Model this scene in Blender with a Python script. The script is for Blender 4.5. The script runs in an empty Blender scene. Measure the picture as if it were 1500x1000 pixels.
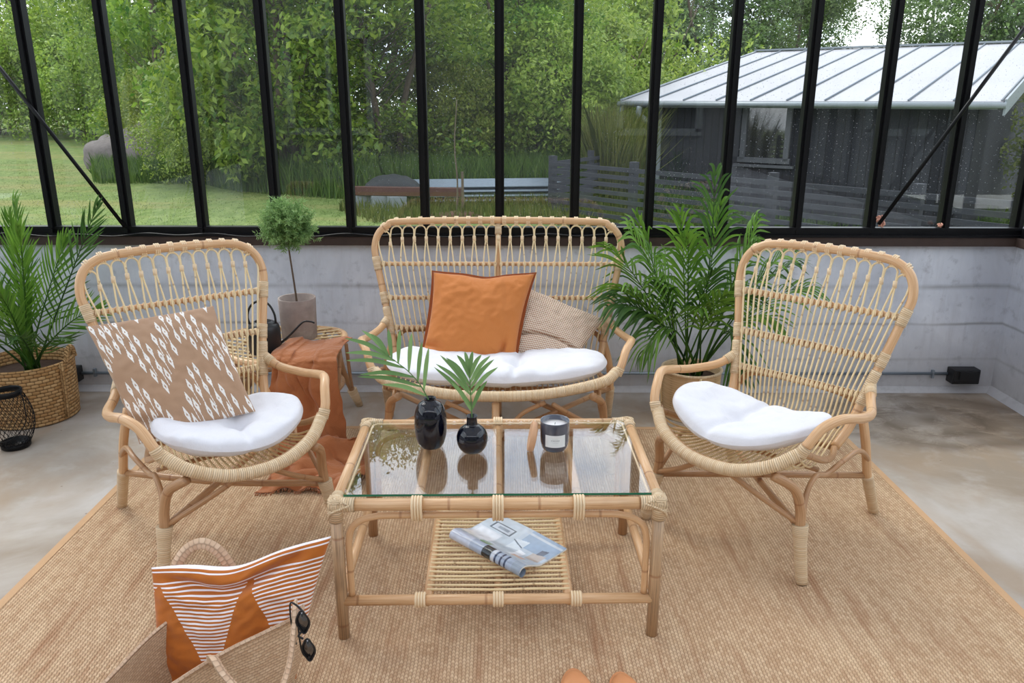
import bpy, math, random
import numpy as np
from mathutils import Vector, Matrix, noise as mn

random.seed(7)
rng = np.random.default_rng(7)
SC = bpy.context.scene
COL = SC.collection
PI = math.pi

# ------------------------------------------------------------------ materials
class NT:
    def __init__(s, name):
        s.m = bpy.data.materials.new(name); s.m.use_nodes = True
        s.t = s.m.node_tree; s.n = s.t.nodes; s.l = s.t.links; s.n.clear()
        s.out = s.n.new('ShaderNodeOutputMaterial')
    def node(s, kind, **kw):
        nd = s.n.new(kind)
        for k, v in kw.items():
            if k in nd.inputs: s.set(nd, k, v)
            else: setattr(nd, k, v)
        return nd
    def set(s, nd, k, v):
        i = nd.inputs[k]
        if hasattr(v, 'is_output') or isinstance(v, bpy.types.NodeSocket): s.l.new(v, i)
        else: i.default_value = v
    def math(s, op, a, b=None, c=None):
        nd = s.n.new('ShaderNodeMath'); nd.operation = op
        for i, v in enumerate((a, b, c)):
            if v is None: continue
            if isinstance(v, bpy.types.NodeSocket): s.l.new(v, nd.inputs[i])
            else: nd.inputs[i].default_value = v
        return nd.outputs[0]
    def ramp(s, fac, stops, interp='LINEAR'):
        nd = s.n.new('ShaderNodeValToRGB'); cr = nd.color_ramp; cr.interpolation = interp
        while len(cr.elements) < len(stops): cr.elements.new(0.5)
        for e, (p, c) in zip(cr.elements, stops):
            e.position = p; e.color = (*c, 1) if len(c) == 3 else c
        s.l.new(fac, nd.inputs[0]); return nd.outputs[0]
    def noise(s, vec=None, scale=5, detail=3, rough=.5, dist=0):
        nd = s.n.new('ShaderNodeTexNoise'); nd.inputs['Scale'].default_value = scale
        nd.inputs['Detail'].default_value = detail; nd.inputs['Roughness'].default_value = rough
        nd.inputs['Distortion'].default_value = dist
        if vec is not None: s.l.new(vec, nd.inputs['Vector'])
        return nd.outputs['Fac']
    def mapping(s, vec, scale=(1, 1, 1), loc=(0, 0, 0), rot=(0, 0, 0)):
        nd = s.n.new('ShaderNodeMapping'); s.l.new(vec, nd.inputs[0])
        nd.inputs['Scale'].default_value = scale; nd.inputs['Location'].default_value = loc
        nd.inputs['Rotation'].default_value = rot; return nd.outputs[0]
    def mix(s, fac, a, b, mode='MIX'):
        nd = s.n.new('ShaderNodeMix'); nd.data_type = 'RGBA'; nd.blend_type = mode
        for i, v in ((0, fac), (6, a), (7, b)):
            if isinstance(v, bpy.types.NodeSocket): s.l.new(v, nd.inputs[i])
            elif i == 0: nd.inputs[0].default_value = v
            else: nd.inputs[i].default_value = (*v, 1)
        return nd.outputs[2]
    def bump(s, h, strength=.3, dist=.01, normal=None):
        nd = s.n.new('ShaderNodeBump'); nd.inputs['Strength'].default_value = strength
        nd.inputs['Distance'].default_value = dist; s.l.new(h, nd.inputs['Height'])
        if normal: s.l.new(normal, nd.inputs['Normal'])
        return nd.outputs[0]
    def obj(s): return s.n.new('ShaderNodeTexCoord').outputs['Object']
    def uv(s): return s.n.new('ShaderNodeTexCoord').outputs['UV']
    def sep(s, v):
        nd = s.n.new('ShaderNodeSeparateXYZ'); s.l.new(v, nd.inputs[0]); return nd.outputs
    def bsdf(s, color, rough=.6, normal=None, spec=.4, metal=0, coat=0, sheen=0, trans=0, sub=0):
        b = s.n.new('ShaderNodeBsdfPrincipled')
        for k, v in (('Base Color', color), ('Roughness', rough), ('Specular IOR Level', spec), ('Metallic', metal), ('Coat Weight', coat), ('Sheen Weight', sheen), ('Transmission Weight', trans)):
            if isinstance(v, bpy.types.NodeSocket): s.l.new(v, b.inputs[k])
            elif k == 'Base Color': b.inputs[k].default_value = (*v, 1)
            else: b.inputs[k].default_value = v
        if normal: s.l.new(normal, b.inputs['Normal'])
        s.l.new(b.outputs[0], s.out.inputs[0]); return b

def lin(r, g, b):
    f = lambda c: (c / 255 / 12.92) if c / 255 <= .04045 else ((c / 255 + .055) / 1.055) ** 2.4
    return (f(r), f(g), f(b))

KO = .38
def lt_(r, g, b): return tuple(c * .58 for c in lin(r, g, b))
def lo(r, g, b): return tuple(c * KO for c in lin(r, g, b))
def plain(name, col, rough=.6, bumpscale=0, bstr=.15, var=.12, metal=0, spec=.4, coat=0, sheen=0):
    t = NT(name); o = t.obj()
    n = t.noise(o, 12, 3)
    c = t.mix(n, tuple(x * (1 - var) for x in col), tuple(min(1, x * (1 + var)) for x in col))
    nm = None
    if bumpscale: nm = t.bump(t.noise(o, bumpscale, 3), bstr, .003)
    t.bsdf(c, rough, nm, spec, metal, coat, sheen); return t.m

def pole_mat(name, base, dark, pale, seed=0.0):
    t = NT(name); u = t.uv(); x = t.sep(u)
    oi = t.node('ShaderNodeObjectInfo').outputs['Random']
    off = t.math('MULTIPLY', oi, 7.3)
    U = t.math('ADD', x[0], off)
    cmb = t.node('ShaderNodeCombineXYZ'); t.l.new(t.math('MULTIPLY', U, 3.0), cmb.inputs[0]); t.l.new(t.math('MULTIPLY', x[1], 14.0), cmb.inputs[1])
    streak = t.noise(cmb.outputs[0], 2.0, 4, .6)
    # node rings: 1D cells along the pole
    v = t.node('ShaderNodeTexVoronoi'); v.voronoi_dimensions = '1D'; v.feature = 'DISTANCE_TO_EDGE'
    t.l.new(t.math('MULTIPLY', U, 1.0), v.inputs['W']); v.inputs['Scale'].default_value = 3.4
    ring = t.ramp(v.outputs['Distance'], [(0, (1, 1, 1)), (.008, (.8, .8, .8)), (.018, (0, 0, 0))])
    c = t.ramp(streak, [(.25, dark), (.48, base), (.8, pale)])
    blot = t.noise(t.obj(), 7, 3)
    c = t.mix(t.math('MULTIPLY', t.ramp(blot, [(.55, (0, 0, 0)), (.75, (1, 1, 1))]), .35), c, tuple(v_ * .72 for v_ in dark))
    c = t.mix(t.math('MULTIPLY', ring, .55), c, lin(146, 92, 56))
    nm = t.bump(t.math('ADD', t.math('MULTIPLY', ring, .8), t.math('MULTIPLY', streak, .2)), .35, .003)
    t.bsdf(c, .38, nm, .45, coat=.12); return t.m

def wrap_mat(name, a, b, pitch=.0065):
    t = NT(name); x = t.sep(t.uv())
    w = t.math('FRACT', t.math('ADD', t.math('DIVIDE', x[0], pitch), t.math('MULTIPLY', x[1], 1.0)))
    tri = t.math('ABSOLUTE', t.math('SUBTRACT', w, .5))
    edge = t.ramp(tri, [(0.30, (0, 0, 0)), (.5, (1, 1, 1))])
    strand = t.math('FLOOR', t.math('DIVIDE', x[0], pitch))
    wn = t.node('ShaderNodeTexWhiteNoise'); wn.noise_dimensions = '1D'; t.l.new(strand, wn.inputs['W'])
    n = t.noise(t.obj(), 60, 2)
    c = t.mix(wn.outputs['Value'], a, b)
    c = t.mix(t.math('MULTIPLY', n, .35), c, tuple(v * .75 for v in b))
    c = t.mix(t.math('MULTIPLY', edge, .6), c, tuple(v * .42 for v in b))
    nm = t.bump(t.math('SUBTRACT', 1.0, edge), .7, .003)
    t.bsdf(c, .45, nm, .4); return t.m

M = {}
M['pole'] = pole_mat('rattan_pole', lin(214, 170, 124), lin(194, 144, 98), lin(230, 196, 154))
M['dpole'] = pole_mat('rattan_pole_dark', lin(184, 142, 102), lin(150, 108, 72), lin(206, 166, 124))
M['gpole'] = pole_mat('rattan_pole_grey', lin(182, 148, 112), lin(104, 90, 76), lin(212, 182, 144))
M['cane'] = pole_mat('thin_cane', lin(236, 212, 164), lin(214, 182, 130), lin(244, 226, 188))
M['wrap'] = wrap_mat('cane_wrap', lin(240, 216, 180), lin(226, 194, 152))
M['bind'] = plain('cane_binding', lin(236, 210, 172), .45, 90, .3)

def fabric(name, col, weave=900, wr=6, rough=.9, sheen=.2, attr=None, col2=None, fold=.25):
    t = NT(name); o = t.obj()
    fine = t.noise(o, weave, 1); wv = t.noise(o, wr, 4, .55, .6)
    c = t.mix(fine, tuple(v * .88 for v in col), tuple(min(1, v * 1.1) for v in col))
    if attr:
        a = t.node('ShaderNodeAttribute', attribute_name=attr)
        c = t.mix(t.ramp(a.outputs['Fac'], [(.35, (0, 0, 0)), (.65, (1, 1, 1))]), c, col2)
    nm = t.bump(wv, fold, .02); nm = t.bump(fine, .25, .001, nm)
    t.bsdf(c, rough, nm, .2, sheen=sheen); return t.m

M['white_fabric'] = fabric('white_cotton', lin(226, 226, 231), 700, 9, .9, .1, fold=.3)
M['ikat'] = fabric('brown_printed_cotton', lin(176, 142, 114), 900, 7, attr='pat', col2=lin(240, 236, 230))
M['orange_fabric'] = fabric('burnt_orange_linen', lin(200, 124, 66), 800, 8, fold=.35)
M['orange_dark'] = fabric('burnt_orange_linen_edge', lin(140, 70, 32), 800, 8)
M['blanket'] = fabric('rust_linen', lin(172, 108, 68), 700, 12, fold=.8)
M['stripe'] = fabric('rust_striped_cotton', lin(184, 104, 40), 800, 7, attr='pat', col2=lin(240, 232, 232))

def bobble_mat():
    t = NT('bobble_knit'); x = t.sep(t.uv())
    k = 2 * PI * 22
    a = t.math('SINE', t.math('MULTIPLY', x[0], k)); b = t.math('SINE', t.math('MULTIPLY', x[1], k * .8))
    d = t.math('MULTIPLY', a, b)
    f = t.ramp(t.math('ABSOLUTE', d), [(.42, (1, 1, 1)), (.66, (0, 0, 0))])
    c = t.mix(f, lin(168, 116, 84), lin(232, 214, 192))
    nm = t.bump(f, .8, .004); t.bsdf(c, .9, nm, .2, sheen=.2); return t.m
M['bobble'] = bobble_mat()

def glass_mat(name, tint=(1, 1, 1), dirt=0.0, strength=1.0):
    t = NT(name)
    g = t.node('ShaderNodeNewGeometry')
    dp = t.node('ShaderNodeVectorMath', operation='DOT_PRODUCT'); t.l.new(g.outputs['Incoming'], dp.inputs[0]); t.l.new(g.outputs['Normal'], dp.inputs[1])
    c = t.math('ABSOLUTE', dp.outputs['Value'])
    f = t.math('ADD', .04, t.math('MULTIPLY', .96, t.math('POWER', t.math('SUBTRACT', 1.0, c), 5.0)))
    f = t.math('MULTIPLY', f, strength)
    tr = t.node('ShaderNodeBsdfTransparent'); tr.inputs[0].default_value = (*tint, 1)
    gl = t.node('ShaderNodeBsdfGlossy'); gl.inputs['Roughness'].default_value = 0.0
    mx = t.node('ShaderNodeMixShader'); t.l.new(f, mx.inputs[0]); t.l.new(tr.outputs[0], mx.inputs[1]); t.l.new(gl.outputs[0], mx.inputs[2])
    last = mx.outputs[0]
    if dirt:
        o = t.obj()
        v = t.node('ShaderNodeTexVoronoi'); v.inputs['Scale'].default_value = 60; t.l.new(o, v.inputs['Vector'])
        sp = t.ramp(v.outputs['Distance'], [(.06, (1, 1, 1)), (.15, (0, 0, 0))])
        dens = t.ramp(t.noise(o, 2.3, 4), [(.36, (0, 0, 0)), (.60, (1, 1, 1))])
        film = t.math('MULTIPLY', t.noise(t.mapping(o, (6, 6, 1.2)), 1.6, 4, .6), .022)
        fac = t.math('MULTIPLY', t.math('ADD', t.math('MULTIPLY', t.math('MULTIPLY', sp, dens), .7), film), dirt)
        df = t.node('ShaderNodeBsdfDiffuse'); df.inputs[0].default_value = (.5, .52, .56, 1)
        m2 = t.node('ShaderNodeMixShader'); t.l.new(fac, m2.inputs[0]); t.l.new(last, m2.inputs[1]); t.l.new(df.outputs[0], m2.inputs[2]); last = m2.outputs[0]
    t.l.new(last, t.out.inputs[0]); return t.m
M['pane'] = glass_mat('window_glass', (.93, .95, .94), 1.0)
M['table_glass'] = glass_mat('table_glass', (.985, .99, .988), 0, 1.5)
def green_edge():
    t = NT('green_glass_edge'); t.bsdf(lin(24, 112, 84), .15, None, .6); return t.m
M['glass_edge'] = green_edge()

M['black_metal'] = plain('black_frame_metal', (.004, .004, .005), .4, 0, var=.1, spec=.22)
M['galv'] = plain('galvanised_steel', lin(150, 160, 170), .4, 40, .1, metal=.6)
M['black_plastic'] = plain('black_plastic', (.012, .012, .013), .45)
M['dark_wood'] = plain('dark_sill_wood', lin(62, 48, 42), .7, 60, .3, .35)
M['ceramic'] = plain('glazed_dark_ceramic', (.0015, .002, .007), .05, 0, spec=.55, coat=0, var=.05)
M['stone'] = None
M['black_can'] = plain('black_enamel', (.012, .013, .015), .35)
M['soil'] = plain('dark_soil', lin(70, 52, 40), .95, 60, .8, .4)
M['wood_lid'] = plain('pale_wood', lin(206, 160, 122), .5, 50, .1)
M['wax'] = plain('white_wax', lin(240, 238, 236), .4)
M['paper'] = plain('white_paper', lin(228, 230, 228), .6, var=.03)
M['ink'] = plain('dark_print', lin(70, 80, 90), .6)
M['tan_leather'] = plain('tan_leather', lin(206, 140, 92), .5, 120, .2)
M['lens'] = plain('dark_lens', (.02, .02, .022), .05, spec=.8, coat=1)
M['stem_wood'] = plain('brown_stem', lin(92, 76, 62), .8, 80, .5, .3)
M['bark'] = plain('tree_bark', lin(88, 76, 62), .9, 14, .8, .4)
M['petal'] = plain('dried_petal', lin(226, 168, 146), .8, 60, .5, .3)

def pot_mat():
    t = NT('raw_concrete_pot'); o = t.obj()
    n = t.noise(o, 9, 4, .6); n2 = t.noise(t.mapping(o, (1, 1, 3)), 6, 3)
    c = t.ramp(n, [(.3, lin(138, 124, 118)), (.55, lin(160, 146, 138)), (.75, lin(198, 186, 178))])
    c = t.mix(t.math('MULTIPLY', t.ramp(n2, [(.5, (0, 0, 0)), (.7, (1, 1, 1))]), .3), c, lin(116, 106, 100))
    t.bsdf(c, .85, t.bump(t.noise(o, 90, 3), .3, .002), .2); return t.m
M['stone'] = pot_mat()

def candle_glass():
    t = NT('smoked_glass'); b = t.bsdf(lin(64, 70, 84), .08, None, .6, coat=.6)
    return t.m
M['smoke'] = candle_glass()

def weave_mat(name, a, b, rows=.016, cols=.022, bs=1.0, mode='uv', dark=.35):
    t = NT(name); x = t.sep(t.uv())
    r = t.math('DIVIDE', x[1], rows); row = t.math('FLOOR', r); fr = t.math('FRACT', r)
    cc = t.math('ADD', t.math('DIVIDE', x[0], cols), t.math('MULTIPLY', row, .5)); fc = t.math('FRACT', cc)
    hr = t.math('SINE', t.math('MULTIPLY', fr, PI)); hc = t.math('SINE', t.math('MULTIPLY', fc, PI))
    h = t.math('MULTIPLY', t.math('POWER', hr, .6), t.math('POWER', hc, .4))
    wn = t.node('ShaderNodeTexWhiteNoise'); wn.noise_dimensions = '2D'
    cm = t.node('ShaderNodeCombineXYZ'); t.l.new(t.math('FLOOR', cc), cm.inputs[0]); t.l.new(row, cm.inputs[1]); t.l.new(cm.outputs[0], wn.inputs['Vector'])
    c = t.mix(wn.outputs['Value'], a, b)
    big = t.noise(t.obj(), 8, 3)
    c = t.mix(t.math('MULTIPLY', big, .25), c, tuple(v * .7 for v in b))
    c = t.mix(t.ramp(h, [(.15, (1, 1, 1)), (.6, (0, 0, 0))]), c, tuple(v * dark for v in b))
    t.bsdf(c, .8, t.bump(h, bs, min(.006, rows * .25)), .2); return t.m
M['seagrass'] = weave_mat('seagrass_weave', lin(204, 168, 120), lin(176, 134, 86), .017, .034)
M['peel'] = weave_mat('rattan_peel_weave', lin(230, 200, 158), lin(212, 178, 134), .006, .16, .4, dark=.75)
M['jute'] = weave_mat('jute_braid', lin(214, 186, 154), lin(196, 164, 132), .010, .014, .5, dark=.66)
M['strap'] = weave_mat('jute_plait', lin(226, 196, 166), lin(206, 172, 142), .25, .013, .5, dark=.7)
M['braid'] = weave_mat('seagrass_plait', lin(208, 172, 124), lin(182, 142, 94), .2, .024, .9, dark=.5)

def rug_mat():
    t = NT('jute_rug'); o = t.obj(); x = t.sep(o)
    # braids run along Y, packed side by side in X
    wob = t.math('MULTIPLY', t.math('SUBTRACT', t.noise(o, 3, 2), .5), .012)
    X = t.math('DIVIDE', t.math('ADD', x[0], wob), .0105)
    col = t.math('FLOOR', X); fx = t.math('FRACT', X)
    Yc = t.math('ADD', t.math('DIVIDE', x[1], .0145), t.math('MULTIPLY', col, .5))
    Yc = t.math('ADD', Yc, t.math('MULTIPLY', t.math('ABSOLUTE', t.math('SUBTRACT', fx, .5)), 1.1))
    fy = t.math('FRACT', Yc)
    hx = t.math('SINE', t.math('MULTIPLY', fx, PI)); hy = t.math('SINE', t.math('MULTIPLY', fy, PI))
    h = t.math('MULTIPLY', t.math('POWER', hx, .7), t.math('POWER', hy, .6))
    cm = t.node('ShaderNodeCombineXYZ'); t.l.new(col, cm.inputs[0]); t.l.new(t.math('FLOOR', Yc), cm.inputs[1])
    wn = t.node('ShaderNodeTexWhiteNoise'); wn.noise_dimensions = '2D'; t.l.new(cm.outputs[0], wn.inputs['Vector'])
    c = t.mix(wn.outputs['Value'], lin(218, 188, 154), lin(194, 160, 126))
    st = t.noise(t.mapping(o, (5.5, .5, 1)), 3.2, 4, .6)
    c = t.mix(t.ramp(st, [(.54, (0, 0, 0)), (.72, (1, 1, 1))]), c, lin(178, 138, 106))
    st2 = t.noise(t.mapping(o, (9, 1.1, 1), (3, 1, 0)), 3, 3)
    c = t.mix(t.math('MULTIPLY', t.ramp(st2, [(.5, (0, 0, 0)), (.7, (1, 1, 1))]), .5), c, lin(232, 204, 168))
    c = t.mix(t.math('MULTIPLY', t.ramp(h, [(.05, (1, 1, 1)), (.55, (0, 0, 0))]), .75), c, lin(140, 102, 72))
    t.bsdf(c, .9, t.bump(h, .8, .004), .15); return t.m
M['rug'] = rug_mat()
M['rug_edge'] = plain('jute_tape_edge', lin(196, 158, 120), .9, 300, .5)

def floor_mat():
    t = NT('stained_concrete_floor'); o = t.obj(); x = t.sep(o)
    n = t.noise(o, 1.1, 6, .62, .4); n2 = t.noise(o, 5, 5, .6); n3 = t.noise(t.mapping(o, (1, .45, 1), (4, 2, 0), (0, 0, .5)), 2.2, 4, .6, .6)
    c = t.ramp(n, [(.36, lin(150, 136, 120)), (.5, lin(172, 162, 151)), (.64, lin(190, 184, 178))])
    c = t.mix(t.math('MULTIPLY', t.ramp(n3, [(.48, (0, 0, 0)), (.62, (1, 1, 1))]), .6), c, lin(164, 142, 118))
    c = t.mix(t.math('MULTIPLY', t.ramp(n2, [(.55, (0, 0, 0)), (.75, (1, 1, 1))]), .35), c, lin(200, 196, 194))
    # mud ring in the corner
    dx = t.math('SUBTRACT', x[0], 2.12); dy = t.math('MULTIPLY', t.math('SUBTRACT', x[1], 3.72), 1.5)
    r = t.math('SQRT', t.math('ADD', t.math('MULTIPLY', dx, dx), t.math('MULTIPLY', dy, dy)))
    r = t.math('ADD', r, t.math('MULTIPLY', t.math('SUBTRACT', t.noise(o, 4, 4), .5), .22))
    ringc = t.ramp(r, [(.0, (.75, .75, .75)), (.12, (.35, .35, .35)), (.26, (.75, .75, .75)), (.36, (.35, .35, .35)), (.5, (.6, .6, .6)), (.62, (0, 0, 0))])
    mud = t.math('MULTIPLY', ringc, t.ramp(t.noise(t.mapping(o, (1, 1.6, 1)), 5, 5, .75, .8), [(.3, (0, 0, 0)), (.52, (1, 1, 1))]))
    c = t.mix(mud, c, lin(92, 76, 60))
    # darker brown band where floor meets the wall
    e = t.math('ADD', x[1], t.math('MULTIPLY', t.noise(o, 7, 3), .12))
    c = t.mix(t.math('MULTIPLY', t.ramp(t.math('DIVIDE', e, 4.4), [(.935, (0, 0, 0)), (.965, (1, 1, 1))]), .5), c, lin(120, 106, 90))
    v = t.node('ShaderNodeTexVoronoi'); v.inputs['Scale'].default_value = 9; t.l.new(t.mapping(o, (1, 1, 1), (0, 0, 0)), v.inputs['Vector'])
    sp = t.ramp(t.math('ADD', v.outputs['Distance'], t.math('MULTIPLY', n2, .05)), [(.045, (1, 1, 1)), (.07, (0, 0, 0))])
    c = t.mix(t.math('MULTIPLY', sp, .6), c, lin(104, 78, 60))
    t.bsdf(c, .75, t.bump(t.math('ADD', n2, t.math('MULTIPLY', t.noise(o, 60, 3), .4)), .15, .006), .3); return t.m
M['floor'] = floor_mat()

def wall_mat():
    t = NT('painted_concrete_wall'); o = t.obj(); x = t.sep(o)
    n = t.noise(o, 1.7, 5, .6, .5); n2 = t.noise(t.mapping(o, (9, 9, 1.1)), 3.3, 4, .6); n4 = t.noise(o, 14, 4, .65)
    c = t.ramp(n, [(.32, lin(190, 195, 206)), (.5, lin(212, 217, 227)), (.68, lin(232, 236, 245))])
    c = t.mix(t.math('MULTIPLY', t.ramp(n2, [(.5, (0, 0, 0)), (.72, (1, 1, 1))]), .4), c, lin(186, 188, 196))
    c = t.mix(t.math('MULTIPLY', t.ramp(n4, [(.56, (0, 0, 0)), (.72, (1, 1, 1))]), .45), c, lin(142, 145, 154))
    zz = t.math('ADD', x[2], t.math('MULTIPLY', t.math('SUBTRACT', n, .5), .03))
    for h, w, k in ((.588, .012, .45), (.385, .007, .6), (.185, .008, .35)):
        d = t.math('ABSOLUTE', t.math('SUBTRACT', zz, h))
        br = t.ramp(t.noise(t.mapping(o, (1, 1, 0), (h * 9, 0, 0)), 2.6, 3), [(.4, (.25, .25, .25)), (.6, (1, 1, 1))])
        f = t.math('MULTIPLY', t.math('MULTIPLY', t.ramp(d, [(0, (1, 1, 1)), (w * 1.6, (0, 0, 0))]), k), br)
        c = t.mix(f, c, lin(92, 90, 92))
    low = t.ramp(t.math('ADD', x[2], t.math('MULTIPLY', n4, .12)), [(.06, (1, 1, 1)), (.5, (0, 0, 0))])
    c = t.mix(t.math('MULTIPLY', low, .6), c, lin(168, 160, 152))
    t.bsdf(c, .8, t.bump(t.math('ADD', n4, n2), .25, .008), .25); return t.m
M['wall'] = wall_mat()

def leaf_mat(name, a, b, trans=.35, gloss=.35, rand=True, glo=.5):
    t = NT(name)
    at = t.node('ShaderNodeAttribute', attribute_name='rnd')
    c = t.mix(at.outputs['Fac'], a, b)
    oi = t.node('ShaderNodeObjectInfo').outputs['Random']
    hs = t.node('ShaderNodeHueSaturation'); t.l.new(c, hs.inputs['Color'])
    t.l.new(t.math('ADD', .485, t.math('MULTIPLY', oi, .03)), hs.inputs['Hue'])
    t.l.new(t.math('ADD', .8, t.math('MULTIPLY', oi, .4)), hs.inputs['Value'])
    col = hs.outputs[0] if rand else c
    b_ = t.node('ShaderNodeBsdfPrincipled'); t.l.new(col, b_.inputs['Base Color']); b_.inputs['Roughness'].default_value = glo; b_.inputs['Specular IOR Level'].default_value = gloss
    tl = t.node('ShaderNodeBsdfTranslucent'); t.l.new(col, tl.inputs[0])
    mx = t.node('ShaderNodeMixShader'); mx.inputs[0].default_value = trans
    t.l.new(b_.outputs[0], mx.inputs[1]); t.l.new(tl.outputs[0], mx.inputs[2]); t.l.new(mx.outputs[0], t.out.inputs[0]); return t.m
M['palm_leaf'] = leaf_mat('palm_leaf', lin(66, 108, 32), lin(118, 160, 58), .3, .4, False)
M['palm_dark'] = leaf_mat('palm_leaf_dark', lin(46, 82, 32), lin(84, 122, 54), .25, .4, False)
M['cut_leaf'] = leaf_mat('cut_palm_leaf', lin(104, 142, 84), lin(140, 176, 112), .25, .4, False)
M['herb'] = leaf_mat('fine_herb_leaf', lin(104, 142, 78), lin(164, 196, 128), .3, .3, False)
M['tree_a'] = leaf_mat('tree_leaf_broad', lt_(88, 134, 40), lt_(190, 216, 84), .45)
M['tree_b'] = leaf_mat('tree_leaf_pale', lt_(122, 156, 54), lt_(206, 224, 106), .45)
M['tree_c'] = leaf_mat('tree_leaf_far', lt_(92, 128, 66), lt_(166, 198, 118), .45)
M['grass'] = leaf_mat('grass_blade', lo(100, 124, 52), lo(172, 178, 98), .4, .2)
M['grassg'] = leaf_mat('green_grass_blade', lo(78, 118, 46), lo(146, 176, 80), .4, .2)

def lawn_mat():
    t = NT('lawn_ground'); o = t.obj()
    n = t.noise(o, .35, 5, .6); n2 = t.noise(t.mapping(o, (1, .4, 1)), 6, 5, .7); n3 = t.noise(t.mapping(o, (.25, 1, 1), (3, 0, 0)), .9, 4)
    c = t.ramp(n2, [(.3, lo(118, 146, 76)), (.5, lo(156, 178, 102)), (.72, lo(190, 206, 130))])
    c = t.mix(t.math('MULTIPLY', t.ramp(n3, [(.5, (0, 0, 0)), (.66, (1, 1, 1))]), .6), c, lo(206, 186, 126))
    c = t.mix(t.math('MULTIPLY', n, .3), c, lo(140, 166, 84))
    t.bsdf(c, .95, t.bump(n2, .6, .05), .1); return t.m
M['lawn'] = lawn_mat()

def roof_mat():
    t = NT('pale_sheet_roof'); o = t.obj(); n = t.noise(o, .8, 4)
    c = t.mix(n, lo(216, 214, 222), lo(240, 238, 244)); t.bsdf(c, .5, None, .4); return t.m
M['roof'] = roof_mat()
M['white_trim'] = plain('pale_eave_metal', lo(196, 206, 214), .45)
def board_mat():
    t = NT('dark_vertical_boards'); o = t.obj(); x = t.sep(o)
    f = t.math('FRACT', t.math('DIVIDE', x[0], .14)); e = t.ramp(f, [(0, (0, 0, 0)), (.08, (1, 1, 1)), (.9, (1, 1, 1)), (1, (0, 0, 0))])
    wn = t.node('ShaderNodeTexWhiteNoise'); wn.noise_dimensions = '1D'; t.l.new(t.math('FLOOR', t.math('DIVIDE', x[0], .14)), wn.inputs['W'])
    c = t.mix(wn.outputs['Value'], lo(62, 63, 72), lo(78, 79, 88)); c = t.mix(e, (.01, .01, .012), c)
    t.bsdf(c, .8, t.bump(e, .5, .01), .2); return t.m
M['boards'] = board_mat()
M['fence'] = plain('dark_stained_slats', lo(84, 86, 96), .8, 30, .3, .2, spec=.2)
M['rock'] = plain('grey_boulder', lo(150, 138, 134), .9, 5, .9, .35)
M['concrete_block'] = plain('pale_block', lo(180, 188, 196), .8, 20, .2, .15)
M['brick'] = plain('rusty_beam', lo(120, 76, 60), .9, 20, .3, .3)
M['zinc'] = plain('zinc_sheet', lo(168, 184, 198), .45, 10, .2, .12)
M['tarp'] = plain('dark_tarp', lo(52, 56, 58), .7, 12, .6, .3)

# ------------------------------------------------------------------ mesh tools
def cr(P, n=8):
    P = np.array(P, float)
    if len(P) < 3 or n <= 1: return P
    P = np.vstack([2 * P[0] - P[1], P, 2 * P[-1] - P[-2]]); o = []
    t = np.linspace(0, 1, n, endpoint=False)[:, None]
    for i in range(1, len(P) - 2):
        a, b, c, d = P[i - 1:i + 3]
        o.append(.5 * (2 * b + (c - a) * t + (2 * a - 5 * b + 4 * c - d) * t * t + (3 * b - a - 3 * c + d) * t ** 3))
    o.append(P[-2][None, :]); return np.vstack(o)

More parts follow.
